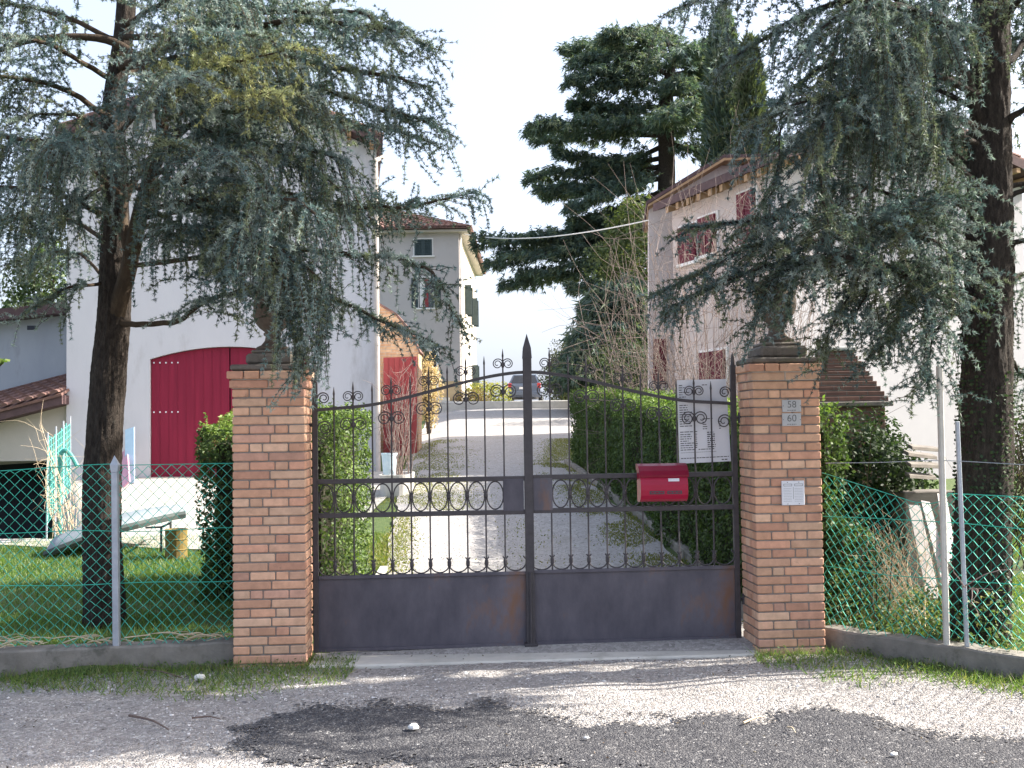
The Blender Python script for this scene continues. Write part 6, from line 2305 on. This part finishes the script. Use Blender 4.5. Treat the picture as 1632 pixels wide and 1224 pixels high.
b = W(1388, 780, 10.4)
bush('evergreen_bush', 'dark glossy evergreen bush between the numbered pillar and the tall pale post', 'bush', (b[0], 10.4, 0.85), (0.54, 0.5, 0.86), 15000, 0.055,
     [(0.018, 0.036, 0.016), (0.028, 0.05, 0.02), (0.045, 0.07, 0.03)], stems=10)
b = W(1345, 880, 9.2)
bush('laurel_bush', 'low leafy bush tucked behind the right fence against the numbered pillar', 'bush', (b[0], 9.2, 0.42), (0.42, 0.45, 0.55), 4500, 0.05,
     [(0.03, 0.055, 0.02), (0.05, 0.085, 0.03), (0.08, 0.12, 0.04)], stems=6)
b = W(1668, 690, 14)
bush('garden_shrub', 'loose dark shrub half cut off by the right edge behind the ivy clad trunk', 'shrub', (b[0], 14, 1.0), (0.75, 0.8, 1.0), 5000, 0.06, [(0.03, 0.05, 0.025), (0.05, 0.075, 0.03), (0.09, 0.08, 0.045)], stems=14)
b = W(905, 608, 42)
bush('olive_shrub', 'dark olive rounded shrub right of the parked car', 'shrub', (b[0], 42, 2.6 + 0.9), (1.0, 0.9, 1.25), 3500, 0.12, [(0.045, 0.06, 0.03), (0.07, 0.085, 0.04), (0.10, 0.11, 0.055)])
b = W(872, 590, 47)
bush('olive_shrub', 'taller bronze green shrub between the parked car and the drooping spruce', 'shrub', (b[0] + .9, 48, 4.0), (0.8, 0.9, 1.8), 3000, 0.12, [(0.06, 0.065, 0.035), (0.09, 0.095, 0.05)])
b = W(1000, 590, 33)
bush('dark_shrub', 'dark shrub at the far end of the right hedge below the spruce', 'shrub', (b[0] + .2, 32, 3.0), (1.6, 1.2, 1.5), 5000, 0.10, [(0.035, 0.05, 0.025), (0.06, 0.08, 0.035)])
b = W(775, 632, 52)
bush('yellow_shrub', 'low yellow green shrub left of the parked car by the farmhouse corner', 'shrub', (b[0], 53, 3.3), (1.2, 0.8, 0.65), 2600, 0.12, [(0.22, 0.23, 0.04), (0.16, 0.20, 0.05), (0.30, 0.27, 0.06)])
b = W(752, 640, 50)
bush('dry_shrub', 'small brown shrub at the farmhouse corner', 'shrub', (b[0], 49.5, 3.0), (0.8, 0.6, 0.5), 1500, 0.10, [(0.20, 0.13, 0.07), (0.14, 0.12, 0.05)])
b = W(684, 610, 30)
bush('hydrangea', 'dry tan shrub with last year\'s leaves before the farmhouse door', 'shrub', (b[0] - .02, 30, 2.75), (0.36, 0.36, 1.0), 2400, 0.075, [(0.46, 0.34, 0.20), (0.36, 0.26, 0.15), (0.54, 0.42, 0.27)], stems=22)
b = W(60, 420, 32)
bush('ivy_covered_tree', 'leafy green ivy covered tree behind the grey annex at the left edge', 'tree', (b[0], 32, 5.4), (0.85, 0.9, 2.2), 5200, 0.16, [(0.05, 0.085, 0.03), (0.075, 0.115, 0.045), (0.10, 0.14, 0.06)], stems=8)
b = W(35, 470, 34)
bush('far_shrub', 'smaller pale green tree low behind the grey annex roof', 'tree', (b[0] - .5, 35, 4.2), (1.0, 0.9, 1.2), 2400, 0.15, [(0.10, 0.14, 0.07), (0.14, 0.17, 0.09)])
b = W(1300, 560, 30)
bush('garden_tree', 'round dark garden tree behind the pink house at its left rear corner', 'tree', (W(1015, 330, 40)[0], 40, 8.0), (1.8, 1.6, 2.4), 5500, 0.2, [(0.06, 0.085, 0.035), (0.09, 0.12, 0.05), (0.13, 0.15, 0.06)])


def bare_shrub(name, label, base, tips, n, mat, r=0.008, sub=4, arch=0.15, spread=0.1, cat='shrub', sag=0.0):
    base = np.asarray(base, float)
    t = thing(name, label, cat, base)
    q = MB()
    ends = []
    for i in range(n):
        tip = np.asarray(tips(i), float)
        b0 = base + np.array((rng.normal() * spread, rng.normal() * spread, -.05))
        m_ = b0 * 0.5 + tip * 0.5 + np.array((rng.normal() * arch, rng.normal() * arch, abs(rng.normal()) * arch)) + (tip - b0) * np.array((sag * .5, sag * .5, -sag * .4))
        P = spline([b0, m_, tip], 12) + np.vstack([[0, 0, 0], np.cumsum(rng.normal(size=(11, 3)) * arch * 0.06, axis=0)])
        q.tube(P, np.linspace(r, r * .3, 12), 5, False)
        L_ = np.linalg.norm(tip - b0)
        for j in range(sub):
            k = rng.integers(4, 12)
            d = unit(P[k] - P[k - 1] + rng.normal(size=3) * 0.55)
            e = P[k] + d * L_ * rng.uniform(.12, .32) + np.array((0, 0, rng.uniform(0, .1) * L_))
            q.tube(spline([P[k], (P[k] + e) / 2 + rng.normal(size=3) * .02 * L_, e], 6), np.linspace(r * .45, r * .2, 6), 4, False)
            ends.append(e)
    q.build('stems', mat, t, smooth=True)
    return t


b = W(1168, 640, 17.0)
b[2] = float(ground_z(b[0], 17.0))


def tipf(i):
    th = rad(rng.uniform(-76, 50))
    r = rng.uniform(160, 300) * (1.0 if th > -0.8 else 0.85)
    return W(1168 + r * math.sin(th), 600 - r * math.cos(th), rng.uniform(16.2, 18.6))


bare_shrub('bare_shrub', 'large leafless shrub with pale arching stems before the pink house', b, tipf, 100, M['twig'], 0.0085, 10, 0.17, 0.2, sag=0.34)
b = W(634, 735, 17.9)
b[2] = float(ground_z(b[0], 17.9)) + 0.28
bare_shrub('bare_shrub', 'upright fan of bare brown stems growing in the planter', b, lambda i: W(rng.uniform(604, 668), rng.uniform(575, 650), rng.uniform(17.4, 18.4)), 34, M['twig'], 0.007, 4, 0.09, 0.11)
b = W(112, 865, 12.8)
b[2] = float(ground_z(b[0], 12.8))
bare_shrub('bare_shrub', 'small straggly bare shrub in front of the turquoise netting', b, lambda i: W(rng.uniform(55, 150), rng.uniform(650, 810), rng.uniform(12.2, 13.2)), 24, M['dry_twig'], 0.006, 5, 0.08, 0.07)
b = W(1625, 760, 11.0)
b[2] = float(ground_z(b[0], 11.0))
bare_shrub('bare_shrub', 'tangle of bare brown brambles right of the ivy clad trunk', b, lambda i: W(rng.uniform(1590, 1720), rng.uniform(600, 740), rng.uniform(10.4, 11.8)), 30, M['bark_brown'], 0.007, 5, 0.12, 0.25)
b = W(1440, 960, 8.6)
b[2] = float(ground_z(b[0], 8.6))
bare_shrub('dry_weed', 'pale clump of dead weed stems behind the right fence', b, lambda i: W(rng.uniform(1380, 1500), rng.uniform(820, 940), rng.uniform(8.3, 9.0)), 60, M['dry_twig'], 0.0035, 4, 0.06, 0.16, 'weed')
b = W(1395, 800, 8.3)
b[2] = 0.1
bare_shrub('thorny_stem', 'few long brown stems rising through the right wire fence', b, lambda i: W([1392, 1370, 1345, 1425][i], [690, 705, 745, 830][i], 8.1), 4, M['bark_brown'], 0.006, 2, 0.05, 0.05, 'stem')
b = W(1460, 1010, 7.4)
b[2] = 0.1
bare_shrub('thorny_stem', 'crooked pale bramble caught in the wire below the ivy clad trunk', W(1545, 925, 7.2), lambda i: W([1640, 1500, 1548, 1575, 1560][i], [905, 890, 960, 940, 985][i], 7.05), 5, M['twig'], 0.005, 2, 0.05, 0.02, 'stem')

# magnolia sprig reaching in at the left edge
b = W(-70, 900, 9.6)
t = thing('magnolia_tree', 'glossy magnolia sprig reaching in from beyond the left edge', 'tree', (b[0], 9.6, float(ground_z(b[0], 9.6))))
q = MB()
sp = Soup(4)
q.tube(spline([(b[0], 9.6, 0), W(-75, 700, 9.6), W(-60, 500, 9.6), W(-70, 300, 9.6)], 16), np.linspace(.06, .015, 16), 8)
for a, e in (((-70, 640), (8, 575)), ((-68, 560), (-25, 470)), ((-66, 520), (-120, 430)), ((-70, 650), (-130, 600)), ((-70, 700), (-20, 640))):
    p0, p1 = W(*a, 9.6), W(*e, 9.3)
    q.tube(spline([p0, (p0 + p1) / 2 + (0, 0, -.03), p1], 8), np.linspace(.014, .005, 8), 6)
    for k in range(16):
        f = 0.55 + 0.45 * k / 15
        p = p0 * (1 - f) + p1 * f
        d = unit(rng.normal(size=3) + (0, 0, .6) + unit(p1 - p0) * .8)
        c = p + d * 0.055
        s_ = unit(np.cross(d, rng.normal(size=3)))
        sp.add(np.array([[c - d * .055, c + s_ * .022, c + d * .06, c - s_ * .022]]), np.array([pick([(.09, .15, .04), (.13, .18, .05), (.20, .17, .06)], 1)[0]]))
q.build('trunk', M['bark_brown'], t)
sp.build('crown', M['leaf'], t)

# ------------------------------------------------------------------ grass, weeds and loose stones
GRS = [(0.08, 0.16, 0.035), (0.115, 0.20, 0.045), (0.06, 0.12, 0.03), (0.16, 0.21, 0.06)]


def stuff(o, label=None):
    o['kind'] = 'stuff'
    return o


def ground_pts(n, x0, x1, y0, y1, keep=None, z=None):
    x, y = rng.uniform(x0, x1, n), rng.uniform(y0, y1, n)
    if keep is not None:
        k = keep(x, y)
        x, y = x[k], y[k]
    zz = ground_z(x, y) if z is None else z(x, y)
    return np.stack([x, y, zz], -1)


sp = Soup(3)
P = ground_pts(60000, -6.2, -1.75, 7.95, 13.4, lambda x, y: (y > fence_y(x) + .18) & ((x < -2.1) | (y < 8.6)) & (vnoise(x * 1.7, y * 1.7) > rng.random(len(x)) * 0.62))
blades(sp, P, 0.065, pick(GRS, len(P)), 0.008)
P = ground_pts(26000, -6.2, -1.3, 11, 13.6, lambda x, y: x < -1.6)
blades(sp, P, 0.05, pick(GRS, len(P)), 0.010)
stuff(sp.build('lawn_grass', M['grass']))
sp = Soup(3)
P = ground_pts(60000, 2.3, 7.5, 5.6, 16, lambda x, y: (y > fence_y(x) + .18) & (vnoise(x * 1.3 + 9, y * 1.3) > 0.25))
blades(sp, P, 0.10, pick(GRS + [(0.30, .25, .13)], len(P)), 0.009, 0.6)
stuff(sp.build('garden_grass', M['grass']))
# weeds and creepers behind the right fence
sp = Soup(4)
P = ground_pts(9000, 2.35, 3.4, 7.1, 9.6, lambda x, y: (y > fence_y(x) + .15) & (y < fence_y(x) + 1.5))
P[:, 2] += rng.random(len(P)) ** 2 * 0.38 * (0.4 + vnoise(P[:, 0] * 4, P[:, 1] * 4))
leaves(sp, P, np.tile((0, -0.3, 1.0), (len(P), 1)), 0.034, 0.022, pick([(0.08, .13, .04), (.12, .18, .05), (.05, .09, .03), (.20, .19, .08)], len(P)), 0.7)
stuff(sp.build('undergrowth', M['leaf']))
# verges along the road side of the walls
rz_ = lambda x, y: road_z(x, y)
sp, sl_ = Soup(3), Soup(4)


def edge_w(x, y):
    """0..1 how grassy a roadside point is"""
    d = fence_y(x) - y
    left = np.where((x < -1.15), np.clip(1 - (d - 0.02) / (0.52 + 0.65 * np.exp(-((x + 1.80) / .75) ** 2)), 0, 1), 0)
    right = np.where(x > 1.72, np.clip(1 - (d - 0.0) / (0.40 + 0.75 * np.exp(-((x - 2.2) / .38) ** 2) + .45 * np.exp(-((x - 3.0) / .6) ** 2)), 0, 1), 0)
    return np.maximum(left, right) * (0.35 + 1.1 * vnoise(x * 3.1, y * 3.1 + 2))


P = ground_pts(150000, -4.6, 4.6, 4.8, 7.98, lambda x, y: rng.random(len(x)) < edge_w(x, y) ** 1.1 * 0.9, rz_)
blades(sp, P, 0.045 + 0.05 * rng.random(len(P)), pick([(0.13, .22, .045), (.17, .26, .06), (.11, .17, .05), (.24, .24, .10)], len(P)), 0.007, 0.7)
stuff(sp.build('verge_grass', M['grass']))
P = ground_pts(24000, -4.6, 4.6, 4.8, 7.98, lambda x, y: rng.random(len(x)) < edge_w(x, y) ** 1.3 * 0.85, rz_)
P[:, 2] += rng.random(len(P)) * 0.06
leaves(sl_, P, np.tile((0, 0, 1.0), (len(P), 1)), 0.026, 0.014, pick([(0.08, .14, .04), (.11, .17, .06), (.07, .11, .04)], len(P)), 0.8)
stuff(sl_.build('verge_weeds', M['leaf']))
# moss and thin grass along the drive
sp = Soup(3)


def drv(x, y):
    a = np.exp(-((x - dl(y) - 0.12) / 0.16) ** 2) * 1.1 * (y < 15) + np.exp(-((x - dr(y) + 0.22) / 0.30) ** 2) * 1.3 + 0.10 * np.exp(-((x - 0.15) / 0.28) ** 2) * (y < 15) + 0.5 * np.exp(-((x - dl(y) - .5) / .6) ** 2) * (y > 15) * (y < 27)
    return rng.random(len(x)) < a * smooth(.2, .5, vnoise(x * 2.4, y * 1.4 + 7))


P = ground_pts(150000, -2.6, 2.0, 8.5, 27, drv)
P[:, 2] += 0.022
blades(sp, P, 0.03, pick([(0.17, .18, .03), (.13, .16, .035), (.22, .20, .05)], len(P)), 0.015, 1.0)
P = ground_pts(14000, -2.4, -1.25, 8.6, 13.5, lambda x, y: (x > -1.46) | (y > 11.1))
blades(sp, P, 0.05, pick([(0.16, .20, .04), (.12, .17, .04), (.24, .22, .08)], len(P)), 0.010, 0.7)
stuff(sp.build('drive_moss', M['grass']))

# asphalt patch on the road
AP = [(362, 1188), (392, 1166), (430, 1150), (520, 1130), (600, 1124), (700, 1129), (800, 1124), (880, 1140), (960, 1153), (1060, 1150), (1130, 1141), (1200, 1146), (1290, 1137), (1400, 1150), (1500, 1168), (1632, 1180), (1850, 1195), (1850, 1275), (1500, 1262), (1100, 1243), (800, 1227), (600, 1219), (470, 1213), (385, 1203)]


def on_road(px, py):
    d = W(px, py, 6.0) - CAM
    return CAM + d * (-(EYE - 0.015) / d[2])


PG = np.array([on_road(*p)[:2] for p in AP])


def inside(x, y):
    r = np.zeros(x.shape, bool)
    j = len(PG) - 1
    for i in range(len(PG)):
        xi, yi, xj, yj = PG[i, 0], PG[i, 1], PG[j, 0], PG[j, 1]
        r ^= ((yi > y) != (yj > y)) & (x < (xj - xi) * (y - yi) / (yj - yi + 1e-12) + xi)
        j = i
    return r


cs_ = 0.016
gx_, gy_ = np.arange(-1.9, 3.6, cs_), np.arange(4.6, 6.9, cs_)
X_, Y_ = np.meshgrid(gx_ + cs_ / 2, gy_ + cs_ / 2, indexing='ij')
ins_ = inside(X_ + (vnoise(X_ * 5, Y_ * 5) - .5) * 0.26 + rng.normal(size=X_.shape) * 0.05, Y_ + (vnoise(X_ * 5 + 40, Y_ * 5) - .5) * 0.30 + rng.normal(size=X_.shape) * 0.06)
VX, VY = np.meshgrid(np.append(gx_, gx_[-1] + cs_), np.append(gy_, gy_[-1] + cs_), indexing='ij')
VZ = road_z(VX, VY) + 0.008
ny_ = VX.shape[1]
I_, J_ = np.nonzero(ins_)
F = np.stack([I_ * ny_ + J_, (I_ + 1) * ny_ + J_, (I_ + 1) * ny_ + J_ + 1, I_ * ny_ + J_ + 1], -1)
used, inv = np.unique(F, return_inverse=True)
V = np.stack([VX, VY, VZ], -1).reshape(-1, 3)[used]
MB().add(V, inv.reshape(-1, 4)).build('asphalt', M['asphalt'], None, (0, 0, 0), smooth=True)['kind'] = 'structure'

# loose stones
sp = Soup(3)
P = ground_pts(46000, -4.4, 4.6, 4.5, 7.95, lambda x, y: (y < fence_y(x) - .04) & (rng.random(len(x)) < 0.25 + 0.9 * vnoise(x * 2.1, y * 2.6)), rz_)
a_in = inside(P[:, 0], P[:, 1])
kp = ~a_in | (rng.random(len(P)) < 0.10 + 0.5 * (vnoise(P[:, 0] * 3, P[:, 1] * 4 + 5) > .62))
P = P[kp]
S = rng.uniform(0.003, 0.009, len(P)) * (1 + 1.2 * (rng.random(len(P)) < 0.06))
col = pick([(0.36, .35, .34), (.50, .49, .48), (.24, .23, .225), (.16, .15, .15), (.64, .63, .63)], len(P))
stones(sp, P, S, col)
P2 = ground_pts(9000, -1.9, 3.6, 4.6, 6.9, lambda x, y: inside(x, y), lambda x, y: road_z(x, y) + .008)
stones(sp, P2, rng.uniform(0.003, 0.007, len(P2)), pick([(0.06, .06, .07), (.10, .10, .11), (.04, .04, .05), (.45, .44, .43)], len(P2), [.4, .3, .24, .06]))
P3 = ground_pts(5000, -2.2, 2.0, 8.4, 16, None, lambda x, y: ground_z(x, y) + .025)
P3 = P3[(P3[:, 0] > dl(P3[:, 1]) + .1) & (P3[:, 0] < dr(P3[:, 1]) - .1)]
stones(sp, P3, rng.uniform(0.004, 0.010, len(P3)), pick([(0.38, .36, .35), (.5, .48, .47), (.2, .18, .17)], len(P3)))
stuff(sp.build('gravel', M['stone']))
# fallen needles and dead leaves
sp = Soup(4)
P = ground_pts(3200, -4.2, 4.2, 4.8, 8.25, lambda x, y: rng.random(len(x)) < 0.12 + 0.9 * np.exp(-((y - fence_y(x)) / .35) ** 2) + 0.8 * np.exp(-((x + 1.2) ** 2 / .2 + (y - 7.8) ** 2 / .03)), rz_)
P[:, 2] += 0.012
leaves(sp, P, np.tile((0, 0, 1.0), (len(P), 1)), 0.026, 0.010, pick([(0.09, .06, .04), (.14, .10, .07), (.06, .045, .035), (.2, .15, .1)], len(P)), 0.3)
stuff(sp.build('leaf_litter', M['leaf']))
# debris lodged under the left fence
q = MB()
for i in range(46):
    x = rng.uniform(-3.7, -2.1)
    y = 7.86 + (x + 1.98) * .136 + rng.uniform(.02, .16)
    a = rng.normal() * 0.35
    L_ = rng.uniform(.05, .28)
    p = np.array((x, y, 0.20 + rng.random() * .05))
    d = np.array((math.cos(a), math.sin(a) * .3, rng.normal() * .15)) * L_
    q.tube(spline([p - d / 2, p + (0, 0, rng.uniform(0, .03)), p + d / 2], 6), rng.uniform(.002, .006), 5)
stuff(q.build('twig_litter', M['dry_twig']))


def stone_thing(px, py, r, label, col=(0.7, .7, .68)):
    p = on_road(px, py)
    q = MB()
    V, F = [], []
    for i in range(5):
        th = math.pi * (i + .5) / 5
        for j in range(8):
            k = r * (0.75 + 0.5 * vnoise(j * 1.9 + px, i * 1.7 + py))
            V.append((p[0] + k * 1.25 * math.sin(th) * math.cos(j * math.pi / 4), p[1] + k * math.sin(th) * math.sin(j * math.pi / 4), p[2] + .008 + r * .5 + k * .6 * math.cos(th)))
    F = [(i * 8 + j, i * 8 + (j + 1) % 8, i * 8 + 8 + (j + 1) % 8, i * 8 + 8 + j) for i in range(4) for j in range(8)] + [tuple(range(8)), tuple(32 + j for j in range(8))[::-1]]
    q.add(V, F)
    tag(q.build('stone', M['pale_stone']), label, 'stone')


M['pale_stone'] = surf('pale_stone', (0.6, .59, .57), (0.75, .74, .72), 30, 0.9, 0.3, 80)
stone_thing(659, 1164, 0.026, 'largest white stone lying on the dark asphalt patch')
stone_thing(935, 1180, 0.014, 'pale stone alone in the middle of the dark asphalt patch')
stone_thing(1425, 1207, 0.016, 'oval white stone at the right end of the dark asphalt patch')
stone_thing(318, 1085, 0.032, 'flat pale stone at the edge of the grass below the left wall')
for (a, b_, r, lab) in (((206, 1146), (268, 1168), .008, 'hooked brown stick lying on the gravel left of the asphalt patch'), ((306, 1150), (352, 1152), .006, 'thin dry stick on the gravel just above the tip of the asphalt patch'),
                        ((212, 1069), (290, 1085), .007, 'dark stick lying in the grass below the left wall'), ((1185, 1158), (1220, 1148), .007, 'pale sliver of wood on the right half of the asphalt patch'),
                        ((1255, 1165), (1268, 1174), .006, 'short pale chip of wood right of the wood sliver on the asphalt')):
    p0, p1 = on_road(*a), on_road(*b_)
    p0[2] = p1[2] = 0.036
    q = MB()
    q.tube(spline([p0, (p0 + p1) / 2 + (0.01, 0.02, 0.006), p1], 8), np.linspace(r, r * .5, 8), 6)
    tag(q.build('stick', M['wood_stick'] if 'pale' not in lab else M['dry_twig']), lab, 'stick')
